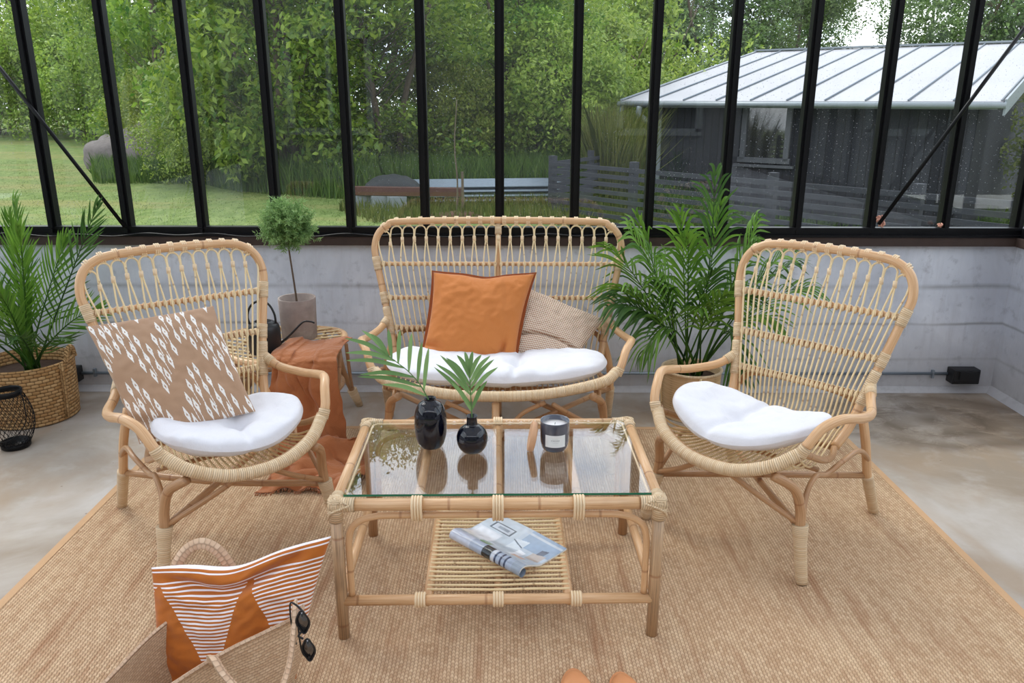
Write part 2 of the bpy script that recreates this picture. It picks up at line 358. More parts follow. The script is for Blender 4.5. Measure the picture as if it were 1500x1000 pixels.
class MB:
    def __init__(s): s.v = []; s.f = []; s.uv = []; s.mi = []; s.nv = 0; s.attr = []
    def add(s, V, F, UV=None, mi=0, attr=None):
        V = np.asarray(V, float); s.v.append(V); b = s.nv
        for k, f in enumerate(F):
            s.f.append([i + b for i in f]); s.mi.append(mi)
            s.uv.append(UV[k] if UV is not None else [(0, 0)] * len(f))
        s.attr.append(np.zeros(len(V)) if attr is None else np.asarray(attr, float))
        s.nv += len(V); return s
    def tube(s, path, r=.01, seg=8, sm=6, mi=0, caps=True, closed=False, flat=None, up=None):
        P = np.array(path, float)
        if closed: P = cr(np.vstack([P[-1], P, P[0], P[1]]), sm)[sm:-(sm + 1)] if sm > 1 else P
        else: P = cr(P, sm)
        n = len(P)
        if np.isscalar(r): R = np.full(n, r)
        else: R = np.interp(np.linspace(0, 1, n), np.linspace(0, 1, len(r)), r)
        T = (np.roll(P, -1, 0) - np.roll(P, 1, 0)) if closed else np.gradient(P, axis=0)
        T /= np.linalg.norm(T, axis=1)[:, None] + 1e-12
        a = np.array([0, 0, 1.]) if up is None else np.array(up, float)
        if abs(T[0] @ a) > .95: a = np.array([1., 0, 0])
        N = np.zeros_like(P); N[0] = a - T[0] * (a @ T[0]); N[0] /= np.linalg.norm(N[0])
        for i in range(1, n):
            v = N[i - 1] - T[i] * (N[i - 1] @ T[i]); N[i] = v / (np.linalg.norm(v) + 1e-12)
        B = np.cross(T, N); an = np.linspace(0, 2 * PI, seg, endpoint=False)
        ca, sa = np.cos(an), np.sin(an); fl = 1 if flat is None else flat
        V = (P[:, None] + R[:, None, None] * (ca[None, :, None] * N[:, None] * fl + sa[None, :, None] * B[:, None])).reshape(-1, 3)
        L = np.concatenate([[0], np.cumsum(np.linalg.norm(np.diff(P, axis=0), axis=1))])
        F = []; UV = []; m = n if closed else n - 1; tot = L[-1] + (np.linalg.norm(P[0] - P[-1]) if closed else 0)
        for i in range(m):
            j = (i + 1) % n; l0 = L[i]; l1 = L[j] if j else tot
            for k in range(seg):
                k2 = (k + 1) % seg
                F.append((i * seg + k, j * seg + k, j * seg + k2, i * seg + k2))
                UV.append(((l0, k / seg), (l1, k / seg), (l1, (k + 1) / seg), (l0, (k + 1) / seg)))
        if caps and not closed:
            F.append(tuple(range(seg))); UV.append([(0, 0)] * seg)
            F.append(tuple((n - 1) * seg + k for k in range(seg))[::-1]); UV.append([(L[-1], 0)] * seg)
        return s.add(V, F, UV, mi)
    def box(s, c, d, rz=0, mi=0, M3=None):
        c = np.array(c, float); h = np.array(d, float) / 2
        V = np.array([[x, y, z] for x in (-1, 1) for y in (-1, 1) for z in (-1, 1)], float) * h
        if M3 is not None: V = V @ np.array(M3).T
        elif rz: V = V @ np.array([[math.cos(rz), -math.sin(rz), 0], [math.sin(rz), math.cos(rz), 0], [0, 0, 1]]).T
        return s.add(V + c, [(0, 1, 3, 2), (4, 6, 7, 5), (0, 4, 5, 1), (2, 3, 7, 6), (0, 2, 6, 4), (1, 5, 7, 3)],
                     [[(V[i][0], V[i][2]) for i in f] for f in [(0, 1, 3, 2), (4, 6, 7, 5), (0, 4, 5, 1), (2, 3, 7, 6), (0, 2, 6, 4), (1, 5, 7, 3)]], mi)
    def lathe(s, prof, c=(0, 0, 0), seg=32, mi=0, fn=None):
        V = []; F = []; UV = []; n = len(prof); L = 0
        Ls = [0]
        for i in range(1, n): L += math.dist(prof[i], prof[i - 1]); Ls.append(L)
        for (r, z) in prof:
            for k in range(seg):
                a = 2 * PI * k / seg; rr = r * (fn(a, z) if fn else 1)
                V.append((c[0] + rr * math.cos(a), c[1] + rr * math.sin(a), c[2] + z))
        R = max(p[0] for p in prof)
        for i in range(n - 1):
            for k in range(seg):
                k2 = (k + 1) % seg; F.append((i * seg + k, i * seg + k2, (i + 1) * seg + k2, (i + 1) * seg + k))
                u0, u1 = 2 * PI * R * k / seg, 2 * PI * R * (k + 1) / seg
                UV.append(((u0, Ls[i]), (u1, Ls[i]), (u1, Ls[i + 1]), (u0, Ls[i + 1])))
        return s.add(V, F, UV, mi)
    def grid(s, fn, nu, nv, mi=0, attr=None, flip=False, uvs=(1, 1)):
        V = []; A = []; F = []; UV = []
        for j in range(nv + 1):
            for i in range(nu + 1):
                u, v = i / nu, j / nv; V.append(fn(u, v)); A.append(attr(u, v) if attr else 0)
        for j in range(nv):
            for i in range(nu):
                a = j * (nu + 1) + i; q = (a, a + 1, a + nu + 2, a + nu + 1)
                uq = ((i / nu * uvs[0], j / nv * uvs[1]), ((i + 1) / nu * uvs[0], j / nv * uvs[1]), ((i + 1) / nu * uvs[0], (j + 1) / nv * uvs[1]), (i / nu * uvs[0], (j + 1) / nv * uvs[1]))
                if flip: q = q[::-1]; uq = uq[::-1]
                F.append(q); UV.append(uq)
        return s.add(V, F, UV, mi, A)
    def build(s, name, mats, parent=None, smooth=True, loc=None, attr=None):
        V = np.vstack(s.v)
        if loc is not None: V = V - np.array(loc)
        me = bpy.data.meshes.new(name)
        me.from_pydata(V.tolist(), [], s.f)
        uvl = me.uv_layers.new(name='UVMap')
        flat = np.array([c for u in s.uv for p in u for c in p], dtype=np.float32)
        uvl.data.foreach_set('uv', flat)
        if not isinstance(mats, (list, tuple)): mats = [mats]
        for m in mats: me.materials.append(m)
        if len(mats) > 1: me.polygons.foreach_set('material_index', s.mi)
        if smooth: me.polygons.foreach_set('use_smooth', [True] * len(me.polygons))
        if attr:
            a = me.attributes.new(attr, 'FLOAT', 'POINT'); a.data.foreach_set('value', np.concatenate(s.attr).astype(np.float32))
        me.update()
        o = bpy.data.objects.new(name, me); COL.objects.link(o)
        if loc is not None: o.location = loc
        if parent: o.parent = parent
        return o

def tag(o, label=None, cat=None, group=None, kind=None):
    if label: o['label'] = label
    if cat: o['category'] = cat
    if group: o['group'] = group
    if kind: o['kind'] = kind
    return o
def thing(name, label, cat, loc=(0, 0, 0), rz=0, group=None):
    o = bpy.data.objects.new(name, None); COL.objects.link(o)
    o.empty_display_size = .1; o.location = loc; o.rotation_euler = (0, 0, rz)
    return tag(o, label, cat, group)
def copy_tree(o, parent=None):
    c = o.copy(); COL.objects.link(c)
    if parent: c.parent = parent
    for ch in list(o.children): copy_tree(ch, c)
    return c
def struct(name, mb, mat, smooth=False): return tag(mb.build(name, mat, smooth=smooth), kind='structure')
def ss(a, b, x): t = min(1, max(0, (x - a) / (b - a))); return t * t * (3 - 2 * t)

# ------------------------------------------------------------------ camera
cd = bpy.data.cameras.new('camera'); cam = bpy.data.objects.new('camera', cd); COL.objects.link(cam); SC.camera = cam
cd.sensor_width = 36; cd.lens = 28.0; cd.clip_end = 300
cam.location = (0, 0, 1.532)
p_, r_ = math.radians(16.83), math.radians(.103)
cam.rotation_euler = (Matrix.Rotation(PI / 2 - p_, 4, 'X') @ Matrix.Rotation(r_, 4, 'Z')).to_euler()

# ------------------------------------------------------------------ world + sun
w = bpy.data.worlds.new('sky'); SC.world = w; w.use_nodes = True
wt = w.node_tree; wn_ = wt.nodes; wl = wt.links; wn_.clear()
tc = wn_.new('ShaderNodeTexCoord')
mp = wn_.new('ShaderNodeMapping'); mp.inputs['Scale'].default_value = (1, 1, 2.6); wl.new(tc.outputs['Generated'], mp.inputs[0])
nz = wn_.new('ShaderNodeTexNoise'); nz.inputs['Scale'].default_value = 2.6; nz.inputs['Detail'].default_value = 6; nz.inputs['Roughness'].default_value = .55; wl.new(mp.outputs[0], nz.inputs[0])
rp = wn_.new('ShaderNodeValToRGB'); wl.new(nz.outputs['Fac'], rp.inputs[0])
e = rp.color_ramp.elements; e[0].position = .36; e[0].color = (.50, .62, .82, 1); e[1].position = .58; e[1].color = (1.0, 1.0, 1.03, 1)
bg = wn_.new('ShaderNodeBackground'); bg.inputs[1].default_value = 3.3; wl.new(rp.outputs[0], bg.inputs[0])
wo = wn_.new('ShaderNodeOutputWorld'); wl.new(bg.outputs[0], wo.inputs[0])
sl = bpy.data.lights.new('sun', 'SUN'); sl.energy = 3.6; sl.angle = math.radians(25); sl.color = (1, .96, .9)
so = bpy.data.objects.new('sun', sl); COL.objects.link(so); so.rotation_euler = (math.radians(-28), math.radians(-30), 0)

SC.view_settings.view_transform = 'Standard'; SC.view_settings.look = 'None'
SC.view_settings.exposure = -0.08; SC.view_settings.gamma = 1.0
SC.view_settings.use_curve_mapping = False
SC.cycles.transparent_max_bounces = 24; SC.cycles.max_bounces = 8; SC.cycles.use_denoising = True

# ------------------------------------------------------------------ room shell
WY = 4.133; XR = 2.64; XL = -3.3
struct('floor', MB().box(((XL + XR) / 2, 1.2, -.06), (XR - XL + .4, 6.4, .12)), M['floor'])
struct('wall_back', MB().box(((XL + XR) / 2, WY + .12, .35), (XR - XL + .5, .24, .92)), M['wall'])
struct('wall_right', MB().box((XR + .12, 1.3, .35), (.24, 5.7, .92)), M['wall'])
struct('wall_left', MB().box((XL - .12, 1.3, .35), (.24, 5.7, .92)), M['wall'])
bm_ = MB()
bm_.add([(XL, WY, -.001), (XR, WY, -.001), (XR, WY - .035, .001), (XL, WY - .035, .001), (XL, WY - .001, .03), (XR, WY - .001, .03)], [(3, 2, 5, 4)])
struct('baseboard_back', bm_, M['wall'])
bm_ = MB(); bm_.add([(XR, WY, .001), (XR, -1.4, .001), (XR - .04, -1.4, .001), (XR - .04, WY, .001), (XR - .001, -1.4, .035), (XR - .001, WY, .035)], [(3, 2, 4, 5)])
struct('baseboard_right', bm_, M['wall'])
tr_n = [0]
def trim(mb, mat=None, smooth=False):
    tr_n[0] += 1; return struct('trim_%d' % tr_n[0], mb, mat or M['black_metal'], smooth)
trim(MB().box(((XL + XR) / 2, WY + .1, .8325), (XR - XL + .2, .26, .045)), M['dark_wood'])
trim(MB().box((XR + .1, 1.3, .8325), (.26, 5.6, .045)), M['dark_wood'])
trim(MB().box((XL - .1, 1.3, .8325), (.26, 5.6, .045)), M['dark_wood'])
def sill(x0, x1):
    mb = MB(); mb.box(((x0 + x1) / 2, WY + .03, .876), (x1 - x0, .09, .042)); mb.box(((x0 + x1) / 2, WY + .005, .897), (x1 - x0, .05, .014))
    mb.box(((x0 + x1) / 2, WY - .024, .862), (x1 - x0, .02, .012)); return mb
trim(sill(XL - .05, XR + .05))
trim(MB().box((XR + .03, 1.3, .88), (.08, 5.6, .05))); trim(MB().box((XL - .03, 1.3, .88), (.08, 5.6, .05)))
S0, SP = -2.3803, .3859
xs = [S0 + SP * i for i in range(-2, 14)]
TOPZ = 2.75
for i, x in enumerate(xs):
    mb = MB(); yy = WY + .0046 * x
    mb.box((x, yy + .02, (TOPZ + .9) / 2), (.046, .05, TOPZ - .9)); mb.box((x, yy - .012, (TOPZ + .9) / 2), (.018, .02, TOPZ - .9))
    mb.box((x, yy - .02, .885), (.018, .012, .02)); trim(mb)
    if i < len(xs) - 1:
        struct('window_%d' % (i + 1), MB().box((x + SP / 2, yy + .03, (TOPZ + .9) / 2), (SP - .04, .004, TOPZ - .9)), M['pane'])
# bright rivet heads on the sill
trim(MB().box(((XL + XR) / 2, WY + .02, TOPZ + .04), (XR - XL + .1, .09, .09)))
for x in xs[::2]:
    trim(MB().tube([(x, WY, TOPZ + .05), (x, 1.4, TOPZ + 1.2)], .022, 4, 1))
nside = 13
for sx in (XL, XR):
    for k in range(nside):
        y = WY - .02 - k * .44
        if y < WY - .1: trim(MB().box((sx + (.02 if sx > 0 else -.02), y, (TOPZ + .9) / 2), (.05, .04, TOPZ - .9)))
    trim(MB().box((sx, 1.4, TOPZ + .04), (.09, 5.5, .09)))
struct('window_%d' % (len(xs)), MB().box((XR + .03, 1.35, (TOPZ + .9) / 2), (.004, 5.4, TOPZ - .9)), M['pane'])
struct('window_%d' % (len(xs) + 1), MB().box((XL - .03, 1.35, (TOPZ + .9) / 2), (.004, 5.4, TOPZ - .9)), M['pane'])
# roof glazing out of view; dark tint added to dim the sky light indoors
def dim_roof():
    t = NT('dimming_roof_glass'); tr = t.node('ShaderNodeBsdfTransparent'); tr.inputs[0].default_value = (.225, .225, .23, 1)
    df = t.node('ShaderNodeBsdfTranslucent'); df.inputs[0].default_value = (.8, .8, .8, 1); mx = t.node('ShaderNodeMixShader'); mx.inputs[0].default_value = .12
    t.l.new(tr.outputs[0], mx.inputs[1]); t.l.new(df.outputs[0], mx.inputs[2]); t.l.new(mx.outputs[0], t.out.inputs[0]); return t.m
M['dim_roof'] = dim_roof()
mb = MB(); mb.add([(XL, WY + .05, TOPZ + .08), (XR, WY + .05, TOPZ + .08), (XR, 1.4, TOPZ + 1.23), (XL, 1.4, TOPZ + 1.23), (XR, -1.3, TOPZ + .08), (XL, -1.3, TOPZ + .08)], [(0, 1, 2, 3), (3, 2, 4, 5)])
struct('ceiling', mb, M['dim_roof'])
# diagonal brace rods
def rod(a, b, lab):
    o = MB().tube([a, b], .010, 8, 1).build('brace_rod', M['black_metal']); return tag(o, lab, 'brace rod', 'diagonal brace rods on the window frame')
rod((-2.62, WY - .035, 1.870), (-1.995, WY - .035, .905), 'black diagonal brace rod crossing the leftmost window bays')
rod((1.885, WY - .035, .925), (2.60, WY - .035, 2.10), 'black diagonal brace rod crossing the right-hand window bays')
# thin cable lying along the sill
cb = []
for k in range(60):
    x = -3.0 + k * .06; cb.append((x, WY - .055, .868 + .006 * math.sin(k * 1.1) + .004 * math.sin(k * .37)))
tag(MB().tube(cb, .003, 5, 2).build('sill_cable', M['black_plastic']), 'thin black cable clipped along the metal sill left of the sofa', 'cable')
cb = [(-2.62, WY - .01, .05), (-2.615, WY - .012, .4), (-2.62, WY - .01, .80)]
tag(MB().tube(cb, .006, 6, 4).build('power_cable', M['black_plastic']), 'black power cable running up the wall at the left edge', 'cable')
# dried blooms at the foot of the right brace
for (x, z, r, lab) in ((1.902, .948, .022, 'pale pink dried bloom tucked behind the foot of the right brace rod'), (1.912, .922, .018, 'coral dried bloom lying on the sill below the brace rod foot'), (2.215, .917, .013, 'small brown dried leaf curl lying on the sill right of the brace rod')):
    mb = MB()
    for k in range(7):
        a = k * 2.4; mb.tube([(x, WY - .012, z - r * .3), (x + r * .7 * math.cos(a), WY - .012 - .01 * math.sin(a * 2), z + r * .6 * math.sin(a)), (x + r * math.cos(a + .5), WY - .012, z + r * math.sin(a + .5))], [r * .3, r * .35, r * .12], 6, 3)
    tag(mb.build('dried_bloom', M['petal']), lab, 'dried flower')
# conduit and sockets
mb = MB().tube([(-2.36, WY - .016, .102), (2.38, WY - .016, .108)], .0085, 8, 1)
cp = tag(mb.build('conduit_pipe', M['galv']), 'thin grey metal conduit pipe along the foot of the wall', 'pipe')
for x in (-2.28, -1.2, .3, 1.3, 2.30):
    MB().box((x, WY - .014, .105), (.012, .02, .045)).build('pipe_clip', M['galv'], cp, smooth=False)
def socket(x0, x1, lab):
    t = thing('junction_box', lab, 'junction box', ((x0 + x1) / 2, WY - .035, .105), 0, 'black boxes on the wall conduit')
    w_ = x1 - x0; mb = MB().box((0, 0, 0), (w_, .068, .082)); mb.box((0, -.036, .005), (w_ * .92, .01, .07)); o = mb.build('housing', M['black_plastic'], t, False)
    bv = o.modifiers.new('b', 'BEVEL'); bv.width = .006; bv.segments = 2
    MB().box((0, -.045, .012), (w_ * .6, .012, .045)).build('lid', M['black_plastic'], t, False)
socket(2.382, 2.53, 'black plastic junction box on the conduit beside the right wall corner')
socket(-2.44, -2.35, 'black plastic junction box on the conduit behind the left basket')

# ------------------------------------------------------------------ rugs
def rug(x0, x1, y0, y1, z, lab, edge):
    t = thing('jute_rug', lab, 'rug', ((x0 + x1) / 2, (y0 + y1) / 2, 0), .012, 'jute rugs under the furniture')
    w_, d_ = (x1 - x0) / 2, (y1 - y0) / 2
    def top(u, v):
        x = -w_ + 2 * w_ * u; y = -d_ + 2 * d_ * v
        wob = .006 * mn.noise(Vector((0, y * 1.5, x0))) * (1 if u in (0, 1) else 0)
        return (x + wob, y, z)
    mb = MB().grid(top, 40, 60)
    for (cx, cy, sx, sy) in ((0, -d_, 2 * w_, .004), (0, d_, 2 * w_, .004), (-w_, 0, .004, 2 * d_), (w_, 0, .004, 2 * d_)): mb.box((cx, cy, z / 2 - .0005), (sx, sy, z - .001))
    mb.build('woven_field', M['rug'], t, False)
    e = MB()
    for sgn in edge: e.box((sgn * (w_ - .014), 0, z / 2 + .001), (.028, 2 * d_, z + .001))
    e.box((0, d_ - .014, z / 2 + .001), (2 * w_, .028, z + .001)); e.box((0, -d_ + .014, z / 2 + .001), (2 * w_, .028, z + .001))
    e.build('tape_edge', M['rug_edge'], t, False)
rug(-1.626, .222, 1.25, 3.60, .010, 'large natural jute rug on the left, under the patterned-cushion chair and table', (-1,))
rug(.224, 1.60, 1.25, 3.60, .009, 'natural jute rug on the right, under the plain wicker armchair', (1,))
RZ = .010

# ------------------------------------------------------------------ rattan chairs and sofa
def wraps(mb, path, r, mi=0, seg=10, sm=4): mb.tube(path, r, seg, sm, mi, caps=True)

def rattan(kind, root, D0, nloop):
    """D0: extra half width against the armchair."""
    def Dy(y):
        if D0 == 0: return 0
        return D0 * (.90 + .10 * ss(-.1, .2, y))
    def X(p):
        x, y, z = p; d = Dy(y)
        return (math.copysign(abs(x) + d * min(1, abs(x) / .2), x) if x else 0.0, y, z)
    def XP(P): return [X(p) for p in P]
    def mir(P): return [(-x, y, z) for x, y, z in P]
    half = [(.218, .06, .335), (.236, .13, .40), (.254, .178, .505), (.268, .20, .57), (.284, .231, .638), (.318, .277, .79), (.331, .30, .86), (.315, .316, .926), (.272, .328, .966), (.20, .334, .984), (0, .338, .990)]
    full = XP(half) + mir(XP(half))[::-1][1:]
    R0 = .0165
    hoop = MB().tube(full, R0, 12, 6).build('back_hoop', M['pole'], root)
    # lookup: hoop half width and z(x)
    H = cr(XP(half), 10)
    def hoop_x(z):
        i = np.argmin(np.abs(H[:, 2] - z) + (H[:, 0] < .12) * 9); return H[i, 0]
    def hoop_z(x):
        sel = H[H[:, 2] > .85]; i = np.argmin(np.abs(sel[:, 0] - abs(x))); return sel[i, 2]
    yb = lambda z: .178 + (z - .505) * .336
    # rails
    rails = []
    for z in (.792, .640, .507):
        hx = hoop_x(z); y = yb(z) + .006
        nm = MB().tube([(-hx, y, z), (0, y + .004, z), (hx, y, z)], .0095, 10, 6)
        o = nm.build('back_rail', M['dpole'] if z < .7 else M['pole'], root); rails.append((z, y, hx, o))
        for s in (-1, 1):
            b = MB()
            b.tube([(s * (hx - .04), y, z), (s * (hx - .005), y, z)], .0125, 10, 1)
            q = H[np.argmin(np.abs(H[:, 2] - z) + (H[:, 0] < .12) * 9)]; q2 = H[np.argmin(np.abs(H[:, 2] - z - .03) + (H[:, 0] < .12) * 9)]; q3 = H[np.argmin(np.abs(H[:, 2] - z + .03) + (H[:, 0] < .12) * 9)]
            b.tube([(s * q3[0], q3[1], q3[2]), (s * q[0], q[1], q[2]), (s * q2[0], q2[1], q2[2])], R0 + .003, 12, 2)
            b.build('end_wrap', M['wrap'], o)
    # canes: each inverted U runs from the hoop down the back and forward under the seat
    umax = .289 + (D0 * .985); step = 2 * umax / (nloop - 1)
    w79 = hoop_x(.792)
    UZ = .030 if D0 else 0
    def XR_(P): return [(x, y, z + UZ * (1 if abs(x) < .2 + D0 else .4)) for x, y, z in XP(P)]
    rimh = XR_([(.30, -.30, .48), (.262, -.36, .455), (.2, -.408, .415), (.1, -.437, .378), (0, -.443, .368)])
    RH = cr(rimh, 10)
    def rim_at(x):
        i = np.argmin(np.abs(RH[:, 0] - abs(x)) + (RH[:, 2] > .47) * 1.0); return RH[i]
    knots = []; knots2 = []
    ncane = 2 * nloop
    cross = {0: [], 1: [], 2: []}
    for i in range(nloop):
        u = -umax + i * step; zt = hoop_z(u) - R0 - .003
        rr = step * .46
        legs = []
        for s in (-1, 1):
            k = 2 * i + (1 if s > 0 else 0)
            frac = ((k + .5) / ncane - .5) * 2           # -1..1 across the rails
            def xat(z): return frac * (hoop_x(z) - .016)
            ub = u + s * rr
            lim = hoop_x(max(.8, zt - .07)) - .014; ub = max(-lim, min(lim, ub))
            zr_ = .345; xr = frac * (.19 + Dy(.1)); 
            ri = rim_at(frac * (.285 + Dy(-.3)))
            xf = math.copysign(min(abs(ri[0]), abs(frac) * (.265 + Dy(-.3))), frac)
            ri = rim_at(xf)
            P = [(ub, yb(zt - rr) - .004, zt - rr), (ub, yb(zt - .065) - .006, zt - .065), (xat(.792), yb(.792) - .012, .792), (xat(.64), yb(.64) - .012, .64), (xat(.507), yb(.507) - .012, .507),
                 ((xat(.42)), yb(.42) + .002, .42), (xr * 1.08, .115, .365), (xr * 1.08, .06, .34), ((xr + xf) / 2 * 1.02, -.12, .330), (xf * .99, ri[1] + .10, (ri[2] + .335) / 2 - .008), (xf, ri[1] + .006, ri[2] + .006)]
            legs.append(P)
            for q, z in enumerate((.792, .64, .507)): cross[q].append((xat(z), yb(z), z))
        arc = []
        a, b = legs[0][0], legs[1][0]
        for q in range(1, 6):
            t_ = PI * q / 6; arc.append(((a[0] + b[0]) / 2 - (b[0] - a[0]) / 2 * math.cos(t_), yb(zt - rr + rr * math.sin(t_)) - .004, zt - rr + rr * math.sin(t_)))
        mb = MB().tube(legs[0][::-1] + arc + legs[1], .0037, 6, 4)
        mb.build('back_cane', M['cane'], root)
        # binding on the hoop above each loop
        tx = X((0, 0, 0)); dx = .008
        z1, z2 = hoop_z(u - dx), hoop_z(u + dx)
        kb = MB()
        for dd in (-.0065, 0, .0065):
            zc_ = hoop_z(u + dd); yc = yb(zc_) + .002; slope = (z2 - z1) / (2 * dx)
            tdir = np.array([1, 0, max(-1.5, min(1.5, slope))]); tdir /= np.linalg.norm(tdir); nd = np.array([-tdir[2], 0, tdir[0]])
            ring = [np.array([u + dd, yc, zc_]) + (R0 + .0022) * (math.cos(t_) * np.array([0, 1, 0]) + math.sin(t_) * nd) * (1, 1, 1.0) + (0, 0, -.004) * np.array(max(0, -math.sin(t_))) for t_ in np.linspace(0, 2 * PI, 10, endpoint=False)]
            kb.tube(ring, .0034, 6, 1, closed=True)
        knots.append(kb)
        if i < nloop - 1:
            ux = u + step / 2; zz = zt - .06; kk = MB(); knots2.append(kk); kk.tube([(ux, yb(zz) - .006, zz - .012), (ux, yb(zz) - .006, zz + .012)], .0078, 8, 1)
    for k in knots: k.build('hoop_binding', M['bind'], hoop)
    for k in knots2: k.build('cane_knot', M['bind'], hoop)
    for q in range(3):
        z, y, hx, o = rails[q]; kb = MB()
        for (x, yy, z_) in cross[q]:
            for sg in (-1, 1):
                ring = [(x + sg * .006 * math.cos(t_), y - .003 + .0155 * math.cos(t_), z_ + .013 * math.sin(t_)) for t_ in np.linspace(0, 2 * PI, 8, endpoint=False)]
                kb.tube(ring, .0026, 4, 1, closed=True)
        kb.build('cane_binding', M['bind'], o)
    # seat: rim, inner ring, side rails
    rimfull = XR_([(.268, -.352, .462), (.2, -.408, .415), (.1, -.437, .378), (0, -.443, .368)])
    rf = rimfull + mir(rimfull)[::-1][1:]
    MB().tube(rf, .0215, 14, 8).build('seat_rim', M['wrap'], root)
    sf = MB()
    inner = [(x * .985, y + .020, z + .012) for x, y, z in rf]; sf.tube(inner, .004, 6, 6)
    side = XP([(.218, .06, .335), (.245, -.03, .335), (.268, -.16, .375), (.272, -.28, .43), (.268, -.34, .458)])
    sf.tube(side, .012, 10, 5); sf.tube(mir(side), .012, 10, 5)
    rb = XP([(.21, .07, .333)]); sf.tube([(-rb[0][0], .07, .328), (rb[0][0], .07, .328)], .011, 10, 1)
    sf.tube([(-rb[0][0] - .03, -.12, .315), (0, -.12, .315), (rb[0][0] + .03, -.12, .315)], .009, 8, 1)
    sf.build('seat_frame', M['dpole'], root)
    # arms
    arm = [(.266, .198, .55), (.30, .12, .517), (.345, .0, .515), (.356, -.12, .538), (.338, -.23, .562), (.308, -.30, .545), (.287, -.345, .50), (.268, -.357, .458)]
    for s in (1, -1):
        A = XP(arm)
        if D0: A = [(x + .0 * math.exp(-((y + .10) / .16) ** 2), y, z) for x, y, z in A]
        A = A if s > 0 else mir(A)
        o = MB().tube(A, .0165, 12, 7).build('armrest', M['pole'], root)
        Ac = cr(A, 8); MB().tube(Ac[-7:], .0195, 12, 1).build('end_wrap', M['wrap'], o); wb = MB(); wb.tube(Ac[:6], .0195, 12, 1)
        q = H[np.argmin(np.abs(H[:, 2] - .56) + (H[:, 0] < .12) * 9)]; q2 = H[np.argmin(np.abs(H[:, 2] - .60) + (H[:, 0] < .12) * 9)]; q3 = H[np.argmin(np.abs(H[:, 2] - .52) + (H[:, 0] < .12) * 9)]
        wb.tube([(s * v[0], v[1], v[2]) for v in (q3, q, q2)], .0195, 12, 3)
        wb.build('joint_wrap', M['wrap'], o)
    # legs
    for s in (1, -1):
        fx = .311 + (D0 * .72)
        P = [(fx, -.328, .002), (fx - .018, -.322, .10), (fx - .034, -.314, .20), (fx - .04, -.314, .26), (fx - .055, -.345, .335), (fx - .10, -.405, .385)]
        P = [(s * x, y, z) for x, y, z in P]
        o = MB().tube(P, [.0165, .0175, .0175, .017, .0165, .016], 12, 6).build('front_leg', M['dpole'], root)
        wl_ = MB().tube(cr(P[:3], 6), [.0195, .0205, .0215, .027], 14, 1); wl_.build('leg_wrap', M['wrap'], o)
        MB().tube([(P[0][0], P[0][1], .0), (P[0][0], P[0][1], .006)], .0155, 12, 1).build('foot_cap', M['black_plastic'], o)
        bx = .299 + D0 * 1.0
        P2 = [(bx, .328, .002), (bx - .003, .27, .10), (bx - .006, .215, .195), (bx - .02, .19, .33), (bx - .05, .20, .44)]
        P2 = [(s * x, y, z) for x, y, z in P2]
        o = MB().tube(P2, .0165, 12, 6).build('rear_leg', M['pole'], root)
        wl_ = MB().tube(cr(P2[:3], 6), [.019, .020, .021], 14, 1); wl_.build('leg_wrap', M['wrap'], o)
        MB().tube([(P2[0][0], P2[0][1], .0), (P2[0][0], P2[0][1], .006)], .0150, 12, 1).build('foot_cap', M['black_plastic'], o)
        # side arch between the legs
        ar = [(fx - .030, -.305, .20), (fx - .050, -.25, .28), (fx - .05, -.19, .325), (fx - .05, -.10, .30), (bx - .012, -.02, .335), (bx - .01, .10, .33), (bx - .006, .19, .27), (bx - .006, .212, .19)]
        MB().tube([(s * x, y, z) for x, y, z in ar], .0095, 10, 6).build('side_arch', M['dpole'], root)
        # thin brace towards the rim centre
        cxs = .045 if D0 == 0 else fx - .26
        MB().tube([(s * (fx - .04), -.318, .205), (s * (fx - .16), -.36, .275), (s * cxs, -.415, .355)], .0095, 10, 4).build('front_brace', M['dpole'], root)
    fx = .311 + D0 * .72; bx = .299 + D0
    if D0 == 0:
        MB().tube([(-(fx - .04), -.31, .195), ((bx - .01), .212, .195)], .0125, 10, 1).build('stretcher', M['dpole'], root)
        MB().tube([((fx - .04), -.31, .190), (0, -.05, .168), (-(bx - .01), .212, .188)], .0125, 10, 6).build('stretcher', M['dpole'], root)
    else:
        for s in (1, -1):
            MB().tube([(s * (fx - .04), -.31, .195), (s * .02, .212, .20)], .0125, 10, 1).build('stretcher', M['dpole'], root)
            MB().tube([(s * .02, -.38, .20), (s * (bx - .01), .212, .195)], .0125, 10, 1).build('stretcher', M['dpole'], root)
            MB().tube([(s * .03, -.40, .19), (s * .10, -.40, .30), (s * .2, -.42, .365)], .0095, 10, 5).build('front_brace', M['dpole'], root)
        MB().tube([(0, -.40, .002), (0, -.42, .36)], .0155, 12, 1).build('front_leg', M['pole'], root)
        MB().tube([(0, .31, .002), (0, .21, .20), (0, .19, .33)], .0155, 12, 4).build('rear_leg', M['dpole'], root)
        o = MB().tube([(0, .13, .38), (0, yb(.507) + .012, .507), (0, yb(.98) + .004, .975)], .0125, 12, 4).build('centre_post', M['pole'], root)
        MB().tube([(0, yb(.93) + .004, .925), (0, yb(.975) + .004, .972)], .016, 12, 1).build('post_wrap', M['wrap'], o)
    # rear hoop joining the back legs
    rh = [(bx - .055, .20, .43), (bx - .09, .205, .475), (bx - .16, .208, .492), (0, .21, .495)]
    rh = rh + mir(rh)[::-1][1:]
    MB().tube(rh, .0125, 10, 6).build('rear_hoop', M['dpole'], root)

